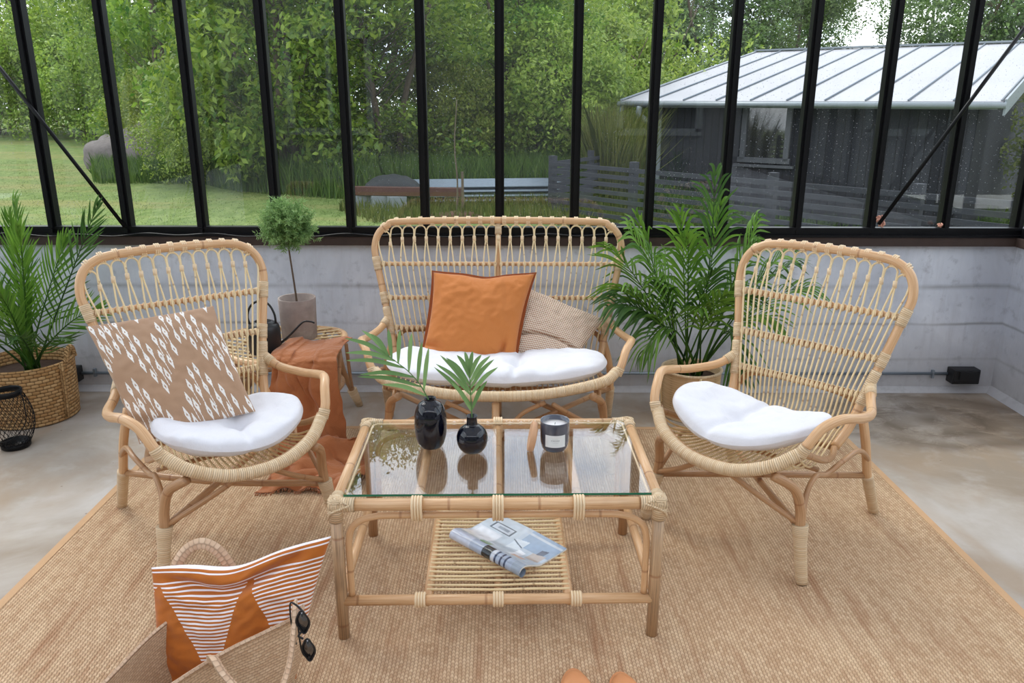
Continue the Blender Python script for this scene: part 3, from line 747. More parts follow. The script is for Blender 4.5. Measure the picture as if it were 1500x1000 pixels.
CL = thing('wicker_armchair', 'rattan armchair with patterned brown cushion, left of the glass table', 'armchair', (-1.091, 2.715, RZ - .002), .640, 'rattan armchairs facing the table')
rattan('chair', CL, 0, 13)
CR = copy_tree(CL); CR.location = (.960, 2.736, RZ - .002); CR.rotation_euler = (0, 0, -.766)
CR['label'] = 'rattan armchair with only a white seat pad, right of the glass table'
SF = thing('wicker_sofa', 'rattan two-seat sofa with centre post against the back wall', 'sofa', (-.066, 3.43, .0), 0)
rattan('sofa', SF, .252, 20)

# seat pads
def pad(root, hw, hd, yc, z0, bend, t, tufts, lab, cat, seed, shift=0):
    wm = Matrix.Translation(root.location) @ Matrix.Rotation(root.rotation_euler[2], 4, 'Z')
    nu, nv = 90, 60
    def f(u, v, sgn):
        a, b = 2 * u - 1, 2 * v - 1
        # square to rounded square
        k = 1 - .10 * (a * a * b * b); x = hw * a * (1 - .12 * b * b) * k; y = hd * b * (1 - .22 * a ** 2 * (.5 if hw > .4 else 1)) * k
        e = max(0, (1 - a ** 6) * (1 - b ** 6)) ** .5
        h = t * .5 * e * (1 + .22 * mn.noise(Vector((x * 9, y * 9, seed))) + .10 * mn.noise(Vector((x * 24, y * 24, seed))))
        for (tx, ty) in tufts:
            d2 = ((x - tx) ** 2 + (y - ty) ** 2); h *= 1 - .72 * math.exp(-d2 / .0016)
        for (tx, ty) in tufts:      # crease running to the front and back edges
            h *= 1 - .30 * math.exp(-((x - tx - .1 * (y - ty)) / .016) ** 2)
        zz = z0 + bend * min(abs(x - shift), 9) ** 2 / (hw * hw) + .010 * mn.noise(Vector((x * 5, y * 5, seed + 3)))
        zz += -.03 * max(0, b) ** 2 * 0 + (.015 * max(0, -b) ** 3)
        return wm @ Vector((x, y + yc, zz + sgn * h))
    mb = MB()
    mb.grid(lambda u, v: f(u, v, 1), nu, nv); mb.grid(lambda u, v: f(u, v, -.55), nu, nv, flip=True)
    o = mb.build('seat_pad', M['white_fabric'], loc=wm @ Vector((0, yc, z0)))
    return tag(o, lab, cat, 'white seat pads')
pad(CL, .250, .210, -.185, .412, .062, .100, [(0.02, -.02)], 'white padded seat cushion on the left rattan armchair', 'seat cushion', 1)
pad(CR, .275, .212, -.180, .415, .090, .098, [(-.03, -.02)], 'white padded seat cushion on the right rattan armchair', 'seat cushion', 2)
pad(SF, .475, .205, -.170, .415, .040, .105, [(.09, -.03)], 'long white seat cushion on the rattan sofa', 'seat cushion', 3)

# throw pillows from four corners
def pillow(name, TL, TR, BR, BL, t, mat, lab, cat, n=60, attr=None, seed=0, piping=None, group=None, wrinkle=.010, concave=.05, crease=None, uvs=(1, 1), sag=None):
    TL, TR, BR, BL = map(Vector, (TL, TR, BR, BL))
    nrm = (TR - TL).cross(BL - TL).normalized() * -1
    if nrm.y > 0: nrm = -nrm          # points to the viewer side (-Y)
    c0 = (TL + TR + BL + BR) / 4
    def f(u, v, sgn):
        a, b = 2 * u - 1, 2 * v - 1
        uu = .5 + a / 2 * (1 - concave * (1 - b * b)); vv = .5 + b / 2 * (1 - concave * (1 - a * a))
        P = TL.lerp(TR, uu).lerp(BL.lerp(BR, uu), vv)
        e = max(0, (1 - a * a) * (1 - b * b)) ** .42
        e2 = 1 - (1 - e) ** 1.0
        w_ = wrinkle * mn.noise(Vector((a * 2.5 + seed, b * 2.5, sgn))) + wrinkle * .5 * mn.noise(Vector((a * 7, b * 7 + seed, sgn)))
        h = sgn * t * .5 * e2 + w_ * min(1, e * 2)
        if crease and sgn > 0: h -= crease(a, b) * min(1, 2 * e)
        if sag: P = P - Vector((0, 0, sag(a, b)))
        return P + nrm * h
    mb = MB(); mb.grid(lambda u, v: f(u, v, 1), n, n, attr=attr, uvs=uvs); mb.grid(lambda u, v: f(u, v, -1), n // 1, n // 1, attr=attr, flip=True, uvs=uvs)
    o = mb.build(name, mat, loc=c0, attr='pat' if attr else None)
    tag(o, lab, cat, group)
    if piping:
        P = [f(i / 30, 0, 1) for i in range(31)] + [f(1, i / 30, 1) for i in range(1, 31)] + [f(1 - i / 30, 1, 1) for i in range(1, 31)] + [f(0, 1 - i / 30, 1) for i in range(1, 30)]
        V = []; F = []
        for i, q in enumerate(P):
            d = (q - c0).normalized(); V += [q + nrm * .002, q + d * .014]
        m_ = len(P)
        for i in range(m_): j = (i + 1) % m_; F.append((2 * i, 2 * i + 1, 2 * j + 1, 2 * j))
        mb = MB().add([v - c0 for v in V], F); mb.build('frayed_flange', piping, o)
    return o

def ikat(u, v):
    x, y = u * 50 / 1.45, v * 50 / 1.45
    best = 0.0
    col = 2.05; i = math.floor(x / col)
    for ii in (i - 1, i, i + 1):
        xc = (ii + .5) * col
        ph = ((xc + 5) / 18.5) % 1; tri = abs(ph - .5) * 2       # 1..0..1
        for base in (-23, 0, 23, 46, 69):
            for (off, sg) in ((0, 1),):
                y0 = base + 13 * tri * 1.25 - 4
                for k in range(3):
                    yc = y0 + k * 5.6
                    lean = .12; dy = y - yc; dx = x - xc - lean * dy - .35 * math.sin(k * 2.1 + ii)
                    if abs(dy) < 2.5:
                        hwid = .62 * max(0, 1 - abs(dy) / 2.4) ** .9
                        if abs(dx) < hwid and not (abs(dy) < .6 and abs(dx) < .24 * (1 - abs(dy) / .65)): best = 1.0
                    if k < 2 and 0 < dy < 5.6 and abs(dx) < .10: best = 1.0
    return best
pillow('patterned_cushion', (-1.500, 2.695, .768), (-1.098, 2.84, .808), (-.905, 2.62, .480), (-1.250, 2.46, .425), .13, M['ikat'],
       'brown square cushion with white teardrop print leaning in left armchair', 'cushion', n=300, attr=ikat, seed=1, concave=.04,
       crease=lambda a, b: .022 * math.exp(-((b - .8 + .3 * (a + .3) ** 2) / .07) ** 2) * ss(-.1, -.8, a))
pillow('orange_cushion', (-.362, 3.61, .772), (.103, 3.60, .768), (.012, 3.36, .405), (-.408, 3.35, .415), .15, M['orange_fabric'],
       'burnt orange linen cushion with frayed edge on the sofa', 'cushion', n=80, seed=4, piping=M['orange_dark'], concave=.075, sag=lambda a, b: .014 * math.exp(-((a - .05) / .3) ** 2) * (1 - (b + 1) / 2),
       crease=lambda a, b: .035 * math.exp(-((b - .60 - .3 * (a + 1)) / .07) ** 2) * ss(-.4, -.95, a) + .03 * math.exp(-((a - .85 + .2 * b) / .06) ** 2) * ss(.2, .9, b))
pillow('knitted_cushion', (.040, 3.640, .712), (.430, 3.56, .562), (.270, 3.40, .385), (-.06, 3.44, .420), .13, M['bobble'],
       'beige dotted knit cushion slumped behind the orange cushion', 'cushion', n=80, seed=9, concave=.05,
       crease=lambda a, b: .03 * math.exp(-((b - .25 - .25 * a * a) / .05) ** 2))

# ------------------------------------------------------------------ coffee table
TB = thing('coffee_table', 'rattan coffee table with glass top and slatted lower shelf', 'coffee table', (-.0438, 2.3046, 0), .0179)
W2, D2 = .4568, .2891
for sx in (-1, 1):
    for sy in (-1, 1):
        o = MB().tube([(sx * W2, sy * D2, RZ), (sx * W2, sy * D2, .445)], .0175, 14, 8).build('leg', M['gpole'] if sy < 0 else M['dpole'], TB)
        MB().tube([(sx * W2, sy * D2, RZ - .001), (sx * W2, sy * D2, RZ + .005)], .0168, 12, 1).build('foot_cap', M['black_plastic'], o)
        j = MB()
        j.tube([(sx * (W2 - .055), sy * D2, .445), (sx * (W2 + .016), sy * D2, .445)], .0205, 12, 3)
        j.tube([(sx * W2, sy * (D2 - .05), .445), (sx * W2, sy * (D2 + .016), .445)], .0205, 12, 3)
        j.tube([(sx * W2, sy * D2, .395), (sx * W2, sy * D2, .463)], .0205, 12, 3)
        for k in range(5):
            a = k * .011; j.tube([(sx * (W2 - .045 + a), sy * (D2 + .020), .452 - .004 * k), (sx * (W2 + .006), sy * (D2 + .024), .432), (sx * (W2 + .021), sy * (D2 + .004), .402 + a * .8)], .0035, 5, 4)
            j.tube([(sx * (W2 + .02), sy * (D2 - .035 + a), .455), (sx * (W2 + .0), sy * (D2 + .0), .4665), (sx * (W2 - .035 + a), sy * (D2 + .019), .455)], .0035, 5, 4)
        j.build('corner_wrap', M['wrap'], o)
for sy in (-1, 1):
    MB().tube([(-W2 + .01, sy * D2, .445), (W2 - .01, sy * D2, .445)], .0178, 14, 1).build('top_rail', M['pole'], TB)
    MB().tube([(-W2, sy * D2, .134), (W2, sy * D2, .134)], .0155, 14, 1).build('lower_rail', M['pole'], TB)
    yy = sy * (D2 - .004); xi = W2 - .030
    A = [(-xi, yy, .15), (-xi, yy, .25), (-xi + .001, yy, .33), (-xi + .018, yy, .378), (-xi + .07, yy, .404), (-xi + .16, yy, .409), (0, yy, .409)]
    MB().tube(A + [(-x, y, z) for x, y, z in A[::-1][1:]], .0098, 10, 6).build('corner_arch', M['pole'] if sy < 0 else M['dpole'], TB)
for sx in (-1, 1):
    MB().tube([(sx * W2, -D2, .445), (sx * W2, D2, .445)], .0172, 14, 1).build('side_rail', M['pole'], TB)
    MB().tube([(sx * W2, -D2, .150), (sx * W2, D2, .150)], .0140, 14, 1).build('lower_side_rail', M['pole'], TB)
for x in (-.228, 0, .228):
    MB().tube([(x, -D2, .440), (x, D2, .440)], .0135, 12, 1).build('cross_bar', M['pole'], TB)
    for z, r in ((.445, .0215), (.134, .0190)):
        for sy in (-1, 1):
            mb = MB()
            for dx in (-.012, -.004, .004, .012):
                ring = [(x + dx, sy * D2 + r * math.cos(a), z + (r if z < .3 else (r * 1.0 if math.sin(a) > 0 else r * 2.3)) * math.sin(a)) for a in np.linspace(0, 2 * PI, 12, endpoint=False)]
                mb.tube(ring, .0042, 6, 2, closed=True)
            mb.build('rail_binding', M['bind'], TB)
sh = thing('lower_shelf', None, None); sh.parent = TB
for x in (-.208, .208): MB().tube([(x, -D2, .126), (x, D2, .126)], .0142, 12, 1).build('shelf_bar', M['pole'], sh)
MB().tube([(0, -D2, .122), (0, D2, .122)], .011, 12, 1).build('shelf_bar', M['dpole'], sh)
ns = 22
for k in range(ns):
    y = -D2 + .045 + k * (2 * D2 - .09) / (ns - 1); j = lambda: random.uniform(-.003, .003)
    MB().tube([(-.213, y + j(), .139), (-.1, y + j(), .138 + j() * .5), (0.0, y + j(), .137), (.1, y + j(), .138 + j() * .5), (.213, y + j(), .139)], random.uniform(.0037, .0048), 6, 3).build('shelf_slat', M['cane'], sh)
g = MB(); g.box((0, 0, .4625), (.874, .538, .007)); g.mi = [0, 0, 1, 0, 0, 0]
g.build('glass_top', [M['table_glass'], M['glass_edge']], TB, smooth=False)
trm = MB().tube([(-W2 + .026, -.25, .457), (-W2 + .026, .25, .457), (-W2 + .04, .262, .457), (W2 - .04, .262, .457), (W2 - .026, .25, .457), (W2 - .026, -.25, .457)], .0035, 6, 1).build('inner_beading', M['bind'], TB)

GT = .4662
# vases
def prof_s(P, n=6): return [tuple(q) for q in cr(P, n)]
pv = prof_s([(.0, .0), (.028, .001), (.040, .012), (.0495, .045), (.0515, .085), (.049, .118), (.038, .146), (.022, .158), (.0185, .162), (.0195, .168)], 5) + [(.0165, .167), (.0155, .155), (.015, .14), (0, .14)]
vt = tag(MB().lathe(pv, seg=48).build('tall_vase', M['ceramic'], loc=(0, 0, 0)), 'tall glossy dark blue-black vase holding a drooping palm sprig', 'vase', 'dark glazed vases on the table')
vt.location = (-.259, 2.355, GT)
pr_ = prof_s([(.0, .0), (.024, .001), (.042, .018), (.0495, .047), (.043, .074), (.026, .090), (.0175, .094)], 5) + [(.0168, .098), (.0165, .120), (.0182, .124), (.0150, .123), (.0145, .09), (0, .09)]
vr = tag(MB().lathe(pr_, seg=48).build('round_vase', M['ceramic']), 'small round glossy dark vase holding an upright palm sprig', 'vase', 'dark glazed vases on the table')
vr.location = (-.125, 2.315, GT)

def leaflet(mb, P, width, up=(0, 0, 1), mi=0, rnd=None, fold=.25):
    """blade along path P, half width profile, slight V fold"""
    P = cr(P, 4) if len(P) > 2 else np.array(P, float); n = len(P)
    T = np.gradient(P, axis=0); T /= np.linalg.norm(T, axis=1)[:, None] + 1e-9
    S = np.cross(T, np.array(up, float)); L = np.linalg.norm(S, axis=1)[:, None]; S = S / (L + 1e-6)
    N = np.cross(S, T)
    t = np.linspace(0, 1, n); wd = width * np.clip(np.sin(PI * np.clip(t * .93 + .07, 0, 1)) ** .7, .02, 1); wd[-1] = width * .02
    V = np.vstack([P + S * wd[:, None] + N * (wd * fold)[:, None], P, P - S * wd[:, None] + N * (wd * fold)[:, None]])
    F = []
    for i in range(n - 1):
        F.append((i, n + i, n + i + 1, i + 1)); F.append((n + i, 2 * n + i, 2 * n + i + 1, n + i + 1))
    r_ = random.random() if rnd is None else rnd
    mb.add(V, F, None, mi, np.full(3 * n, r_))

def sprig(name, lab, rachis, tips, mat, loc, w=.0085):
    R_ = cr(rachis, 10); root = thing(name, lab, 'palm sprig', loc, 0, 'cut palm sprigs in the vases'); lc = np.array(loc)
    MB().tube(R_ - lc, [.0022, .0018, .0012], 6, 1).build('stem', M['cut_leaf'], root)
    for k, (tip, tt) in enumerate(tips):
        b = R_[int(tt * (len(R_) - 1))]; tip = np.array(tip); mid = (b + tip) / 2 + np.array([0, 0, .012])
        mb = MB(); leaflet(mb, [b - lc, mid - lc, tip - lc], w, up=(0, -1, .35)); mb.build('leaflet', M['cut_leaf'], root, attr='rnd')
sprig('cut_palm_sprig', 'cut palm sprig arching left out of the tall dark vase',
      [(-.259, 2.355, .56), (-.262, 2.352, .62), (-.275, 2.35, .655), (-.295, 2.35, .69), (-.325, 2.35, .725), (-.36, 2.35, .755), (-.385, 2.35, .775)],
      [((-.520, 2.37, .825), .95), ((-.512, 2.33, .79), .85), ((-.520, 2.36, .755), .72), ((-.475, 2.34, .715), .58), ((-.49, 2.38, .695), .42), ((-.437, 2.36, .842), .99), ((-.385, 2.38, .852), .92), ((-.345, 2.36, .855), .8), ((-.312, 2.38, .840), .66), ((-.278, 2.36, .818), .5), ((-.258, 2.36, .80), .36), ((-.47, 2.39, .845), .97), ((-.41, 2.35, .68), .28)], M['cut_leaf'], (-.259, 2.355, .61), .0068)
sprig('cut_palm_sprig', 'cut palm sprig fanning straight up from the small round vase',
      [(-.125, 2.315, .55), (-.125, 2.312, .60), (-.127, 2.31, .65), (-.129, 2.31, .70), (-.130, 2.31, .725)],
      [((-.232, 2.30, .765), .55), ((-.240, 2.32, .748), .38), ((-.203, 2.33, .775), .72), ((-.168, 2.31, .790), .9), ((-.120, 2.32, .800), .99), ((-.092, 2.30, .795), .9), ((-.066, 2.32, .785), .75), ((-.042, 2.30, .755), .55), ((-.222, 2.34, .780), .62), ((-.055, 2.33, .770), .65), ((-.185, 2.29, .71), .28), ((-.075, 2.29, .715), .3), ((-.145, 2.33, .795), .97)], M['cut_leaf'], (-.125, 2.315, .59), .0066)
# candle
cj = thing('scented_candle', 'candle in dark smoked glass jar with white label on the table', 'candle', (.136, 2.335, GT))
pc = prof_s([(0, 0), (.026, .001), (.038, .008), (.0445, .03), (.0455, .06), (.0462, .100)], 5) + [(.0455, .102), (.0430, .100), (.0425, .085), (0, .085)]
MB().lathe(pc, seg=48).build('glass_jar', M['smoke'], cj)
MB().lathe([(0, .0862), (.0420, .0862), (.0424, .085)], seg=40).build('wax', M['wax'], cj)
MB().tube([(0, 0, .086), (.001, 0, .093)], .001, 5, 1).build('wick', M['ink'], cj)
R_l = .0464
lb = MB().grid(lambda u, v: (R_l * math.sin((u - .5) * 1.45), -R_l * math.cos((u - .5) * 1.45), .026 + .040 * v), 16, 4)
lab_o = lb.build('paper_label', M['paper'], cj)
# the print on the label is too small to read: rows of tiny letter-sized strokes
M['faint_ink'] = plain('faint_print', lin(176, 184, 188), .6)
def print_row(z, n, pitch, h, mat, seed):
    rg_ = random.Random(seed); mb = MB(); d = R_l + .0003
    for k in range(n):
        x = (k - (n - 1) / 2) * pitch; w_ = pitch * rg_.uniform(.35, .6); hh = h * rg_.uniform(.7, 1)
        V = []
        for (dx, dz) in ((-w_ / 2, -hh / 2), (w_ / 2, -hh / 2), (w_ / 2, hh / 2), (-w_ / 2, hh / 2)):
            a = (x + dx) / R_l; V.append((d * math.sin(a), -d * math.cos(a), z + dz))
        mb.add(V, [(0, 1, 2, 3)])
    mb.build('label_print', mat, lab_o, False)
print_row(.0535, 14, .0014, .0010, M['faint_ink'], 1)
print_row(.0490, 10, .0028, .0024, M['ink'], 2)
print_row(.0435, 18, .0014, .0010, M['faint_ink'], 3)
print_row(.0410, 12, .0014, .0010, M['faint_ink'], 4)
# wooden lid leaning on the candle
ld = MB().lathe(prof_s([(0, 0), (.040, .0), (.0475, .003), (.0475, .015), (.040, .020), (0, .020)], 3), seg=40).build('wooden_lid', M['wood_lid'])
tag(ld, 'round pale wooden lid leaning on edge against the candle jar', 'lid')
ld.location = (.056, 2.335, GT + .0475); ld.rotation_euler = (0, math.radians(101), 0)
ld.location.z = GT + .0475 * math.sin(math.radians(78)) + .0005

# magazine with a rolled-back cover
mg = thing('magazine', 'glossy interior magazine with rolled-back pages on the lower shelf', 'magazine', (-.02, 2.29, .1445))
def mag_fn(off):
    T_, R2, B_, L_ = np.array((-.046, 2.489)), np.array((.178, 2.270)), np.array((.022, 2.094)), np.array((-.206, 2.315))
    def f(u, v):
        # v: along the roll (L->B) ; u: 0 flat outer edge .. 1 rolled edge
        a = T_ + (R2 - T_) * v; b = L_ + (B_ - L_) * v; d = b - a; W_ = np.linalg.norm(d); d = d / W_
        Rr = .019; flat = W_ - Rr; tot = flat + 2 * PI * Rr * .95; s = u * tot
        if s < flat: x, z = s, .006 + .012 * ss(flat - .10, flat, s) + .004 * math.sin(s * 20 + v * 4) * (1 - s / flat)
        else:
            th = (s - flat) / Rr; rr = Rr - .0012 * th; x = flat + rr * math.sin(th); z = .018 + Rr - .019 + rr * math.cos(th) - 0.0
            z = .019 + rr * math.cos(th) - .0 if th > 0 else z
            z = max(.001, z) if th < PI * 2 else z
        if s < flat: z += (.038 - .018) * ss(flat - .09, flat, s)
        p = a + d * x; return (p[0] + .02, p[1] - 2.29, z + off)
    return f
def mag_col():
    t = NT('magazine_cover'); a = t.node('ShaderNodeAttribute', attribute_name='cov'); 
    t.bsdf(a.outputs['Color'], .25, None, .5, coat=.5); return t.m
def rect(u, v, x0, x1, y0, y1, sh=0): 
    x = u + sh * (v - y0); return x0 < x < x1 and y0 < v < y1
def cover(u, v):
    # u from flat outer edge (0) to rolled edge (1); v from top (0) to bottom (1)
    c = lin(196, 208, 220)
    if v > .55 and u < .30: c = lin(156, 176, 200)
    if u < .45 and v < .5: c = lin(202, 212, 220)
    if rect(u, v, .04, .075, .0, 1): c = lin(206, 214, 222)
    if rect(u, v, .28, .56, .02, .36): c = lin(232, 236, 242)
    if rect(u, v, .30, .48, .06, .34): c = lin(246, 248, 252)
    if rect(u, v, .13, .25, .12, .42): c = lin(70, 78, 88)
    if rect(u, v, .145, .235, .14, .40): c = lin(212, 218, 226)
    if rect(u, v, .17, .21, .2, .36): c = lin(150, 158, 168)
    if (u - .56) ** 2 / .0032 + (v - .40) ** 2 / .006 < 1 + .7 * mn.noise(Vector((u * 40, v * 40, 0))): c = lin(122, 160, 124)
    if rect(u, v, .22, .40, .50, .66, .25): c = lin(222, 230, 236)
    if abs((u - .28) - .4 * (v - .58)) < .008 and .48 < v < .66: c = lin(74, 84, 96)
    if rect(u, v, .34, .52, .66, .76, -.2): c = lin(240, 244, 250)
    if rect(u, v, .30, .44, .80, .96, .2): c = lin(196, 182, 172)
    if rect(u, v, .46, .54, .70, .86): c = lin(206, 168, 144)
    if rect(u, v, .20, .30, .84, .92, .3): c = lin(98, 104, 120)
    if u > .60:
        c = lin(176, 190, 212)
        if v < .30: c = lin(206, 214, 232)
        if .47 < v < .60: c = lin(34, 42, 44)
        if .62 < v < .85 and int(v * 46) % 3 == 0: c = lin(44, 58, 92)
        if .60 < v < .64: c = lin(226, 232, 242)
        if v > .88: c = lin(160, 174, 190)
    if .66 < u < .69: c = tuple(x * .8 for x in c)
    n = .93 + .12 * mn.noise(Vector((u * 18, v * 18, 4)))
    return tuple(min(1, x * n) for x in c)
mb = MB(); f0 = mag_fn(.0); nu, nv = 150, 130; mb.grid(f0, nu, nv)
mo = mb.build('front_cover', mag_col(), mg)
ca = mo.data.attributes.new('cov', 'FLOAT_COLOR', 'POINT'); arr = []
for j in range(nv + 1):
    for i in range(nu + 1): arr += [*cover(i / nu, j / nv), 1]
ca.data.foreach_set('color', np.array(arr, dtype=np.float32))
def pages(u, v): x, y, z = mag_fn(0)(u * .70, v * .985 + .007); return (x, y, max(.0005, z - .0055))
pg = MB(); pg.grid(pages, 40, 20, flip=True)
fa = mag_fn(0)
for (uu, vv0, vv1) in ((0.0, 0, 1),):
    pg.grid(lambda u, v: (fa(0, u)[0], fa(0, u)[1], fa(0, u)[2] - .0055 * v), 20, 1)
pg.grid(lambda u, v: (lambda q: (q[0], q[1], q[2] - .0055 * v))(fa(u * .72, 1)), 30, 1); pg.grid(lambda u, v: (lambda q: (q[0], q[1], q[2] - .0055 * v))(fa(u * .72, 0)), 30, 1)
pg.build('inner_pages', M['paper'], mg)

# ------------------------------------------------------------------ rattan stool with pot, can and blanket
SX, SY = -1.10, 3.66
ST = thing('rattan_stool', 'round rattan footstool with lattice top behind the left armchair', 'stool', (SX, SY, 0))
circ = lambda r, z, n=24, ph=0: [(r * math.cos(2 * PI * k / n + ph), r * math.sin(2 * PI * k / n + ph), z) for k in range(n)]
MB().tube([(x, y, z + .028 * abs(math.cos(2 * PI * k / 24)) ** 2) for k, (x, y, z) in enumerate(circ(.292, .405))], .0165, 12, 4, closed=True).build('top_rim', M['pole'], ST)
lt = MB()
for k in range(11):
    x = -.26 + k * .052; h = math.sqrt(max(0, .285 ** 2 - x * x)); zc = .408
    lt.tube([(x, -h, zc + .02 * abs(x) / .3), (x, 0, zc - .006), (x, h, zc + .02 * abs(x) / .3)], .0042, 6, 3)
    lt.tube([(-h, x, zc + .012 + .02 * h / .3), (0, x, zc + .002), (h, x, zc + .012 + .02 * h / .3)], .0042, 6, 3)
lt.build('lattice_top', M['cane'], ST)
MB().tube(circ(.235, .385), .0105, 10, 2, closed=True).build('inner_ring', M['dpole'], ST)
MB().tube(circ(.27, .20), .011, 10, 2, closed=True).build('lower_ring', M['dpole'], ST)
for a in (38, 142, 218, 322):
    a = math.radians(a); c, s = math.cos(a), math.sin(a)
    P = [(c * .385, s * .385, .002), (c * .345, s * .345, .10), (c * .30, s * .30, .22), (c * .275, s * .275, .395)]
    o = MB().tube(P, .0155, 12, 5).build('leg', M['dpole'], ST)
    MB().tube(P[:2], [.018, .026], 12, 4).build('leg_wrap', M['wrap'], o)
    t_ = np.array([-s, c, 0])
    for sg in (-1, 1):
        Q = [np.array(P[1]) + t_ * .008 * sg, np.array(P[1]) * .9 + t_ * .06 * sg + np.array([0, 0, .11]), np.array([c * .27, s * .27, .39]) + t_ * .12 * sg]
        MB().tube(Q, .009, 8, 5).build('leg_arch', M['dpole'], ST)
ZS = .424
pt = thing('grey_plant_pot', 'tall cylindrical raw concrete pot on the rattan stool', 'pot', (-1.035, 3.725, ZS))
MB().lathe([(0, 0), (.079, 0), (.083, .004), (.089, .198), (.0875, .202), (.081, .200), (.078, .150), (0, .150)], seg=56).build('pot_shell', M['stone'], pt)
MB().lathe([(0, .158), (.05, .156), (.079, .152)], seg=30, fn=lambda a, z: 1).build('soil', M['soil'], pt)
# topiary
tp = thing('topiary_plant', 'small standard herb tree with round feathery crown in concrete pot', 'plant', (-1.035, 3.725, ZS + .155))
MB().tube([(0, 0, 0), (-.006, 0, .10), (-.014, .002, .20), (-.02, 0, .30), (-.018, 0, .36)], [.0052, .0045, .004, .003], 7, 4).build('stem', M['stem_wood'], tp)
hb = MB(); C0 = np.array([-.012, 0, .385])
br = MB()
for k in range(420):
    d = rng.normal(size=3); d /= np.linalg.norm(d); d[2] = d[2] * .95 + .05
    r1 = .128 * (0.62 + .5 * rng.random() ** 1.5) * np.array([.98, .98, .90]); b0 = C0 + d * .04; tip = C0 + d * r1 + rng.normal(size=3) * .012 + (np.array([0, 0, .02]) if d[2] > 0 else 0)
    mid = (b0 + tip) / 2 + rng.normal(size=3) * .012
    P = cr([b0, mid, tip], 7)
    if k % 4 == 0: br.tube(P, .0008, 3, 1)
    T_ = tip - b0; T_ /= np.linalg.norm(T_)
    for q in range(3, len(P)):
        for sg in range(3):
            sd = rng.normal(size=3); sd -= T_ * (sd @ T_); sd /= np.linalg.norm(sd)
            e_ = P[q] + (T_ * .7 + sd) * (.011 + .009 * rng.random()); wv = np.cross(e_ - P[q], rng.normal(size=3)); wv /= np.linalg.norm(wv) + 1e-9; wv *= .0011
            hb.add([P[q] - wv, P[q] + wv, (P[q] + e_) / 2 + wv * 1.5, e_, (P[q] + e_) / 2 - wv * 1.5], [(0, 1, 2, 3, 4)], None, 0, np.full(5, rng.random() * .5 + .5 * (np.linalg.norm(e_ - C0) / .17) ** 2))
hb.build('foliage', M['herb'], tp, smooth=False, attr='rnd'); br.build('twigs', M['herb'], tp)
# watering can
wc = thing('watering_can', 'black watering can with hoop handle and long thin spout', 'watering can', (-1.135, 3.50, ZS))
MB().lathe(prof_s([(0, 0), (.060, .0), (.070, .006), (.073, .05), (.073, .10), (.066, .128), (.046, .142), (.038, .145)], 4) + [(.036, .143), (.040, .125), (0, .12)], seg=48).build('body', M['black_can'], wc)
MB().tube([(-.062, 0, .128), (-.068, 0, .17), (-.050, 0, .215), (-.012, 0, .238), (.030, 0, .225), (.054, 0, .18), (.058, 0, .132)], .0052, 8, 6).build('handle', M['black_can'], wc)
MB().tube([(.062, .02, .03), (.105, .035, .065), (.155, .045, .115), (.178, .048, .130), (.205, .05, .128), (.222, .05, .122)], [.0062, .005, .0042, .004, .0045], 8, 6).build('spout', M['black_can'], wc)

# blanket draped over the stool front and pooling on the floor
def blk(u, v):
    # v 0..1 from stool top to the floor pool ; u across
    s = v * 1.32
    x = -1.075 + .30 * u
    if s < .20:      # lying on the stool
        t = s / .20; y = 3.60 - .235 * t; z = .452 + .006 * math.sin(u * 9) - .012 * (t > .8) * (t - .8) * 5
        x += .02 * (1 - t)
    elif s < .30:
        t = (s - .20) / .10; a = t * PI / 2; y = 3.365 - .045 * math.sin(a); z = .45 - .045 * (1 - math.cos(a)) - .012
    elif s < .72:
        t = (s - .30) / .42; y = 3.32 - .045 * t + .018 * math.sin(u * 13 + 1.2 * t) * (.4 + .6 * t); z = .393 - .335 * t; x += .035 * t * (u - .2) + .02 * t
    else:
        t = (s - .72) / .60; y = 3.275 - .36 * t; z = .058 - .03 * ss(0, .3, t)
        x = -1.06 + (.32 + .10 * math.sin(t * 2.6)) * u + .05 * t + (.02 * math.sin(4 * t)) + .03 * mn.noise(Vector((u * 2, t * 3, 1)))
        z += .085 * abs(mn.noise(Vector((u * 3.2, t * 2.8, 2)))) + .05 * math.exp(-((t - .25 - .1 * math.sin(u * 5)) / .09) ** 2) + .02 * (math.sin(u * 11 + t * 5) * .5 + .5) * (1 - t * .6)
        if t > .85: z -= (t - .85) / .15 * .022
    n = mn.noise(Vector((u * 4, s * 5, 0))) * .018 + mn.noise(Vector((u * 9, s * 11, 5))) * .008 + .005 * (1 - abs(mn.noise(Vector((u * 5 + s * 3, s * 7 - u * 3, 9)))) * 3)
    # a flap doubled over on the right
    if u > .62 and s < .8: y -= .012 * ss(.62, .66, u); z += .006 * (s < .25)
    return (x + n, y + n * (1.0 if s > .25 else 0) - (.0), max(.014 if s > .7 else 0, z + (n * .5 if s < .25 or s > .72 else 0)))
mb = MB().grid(blk, 90, 180)
bo = mb.build('throw_blanket', M['blanket'], loc=(-.93, 3.3, .2)); tag(bo, 'rust orange linen throw draped over the stool onto the floor', 'blanket')
so_ = bo.modifiers.new('s', 'SOLIDIFY'); so_.thickness = .004; so_.offset = 0
fr = MB()
for k in range(70):
    u = k / 69; p = np.array(blk(u, 1.0)); d = np.array([random.uniform(-.01, .01), -.022, -.002]); fr.tube([p - (-.93, 3.3, .2), p + d - (-.93, 3.3, .2)], .0012, 4, 1)
fr.build('fringe', M['blanket'], bo)

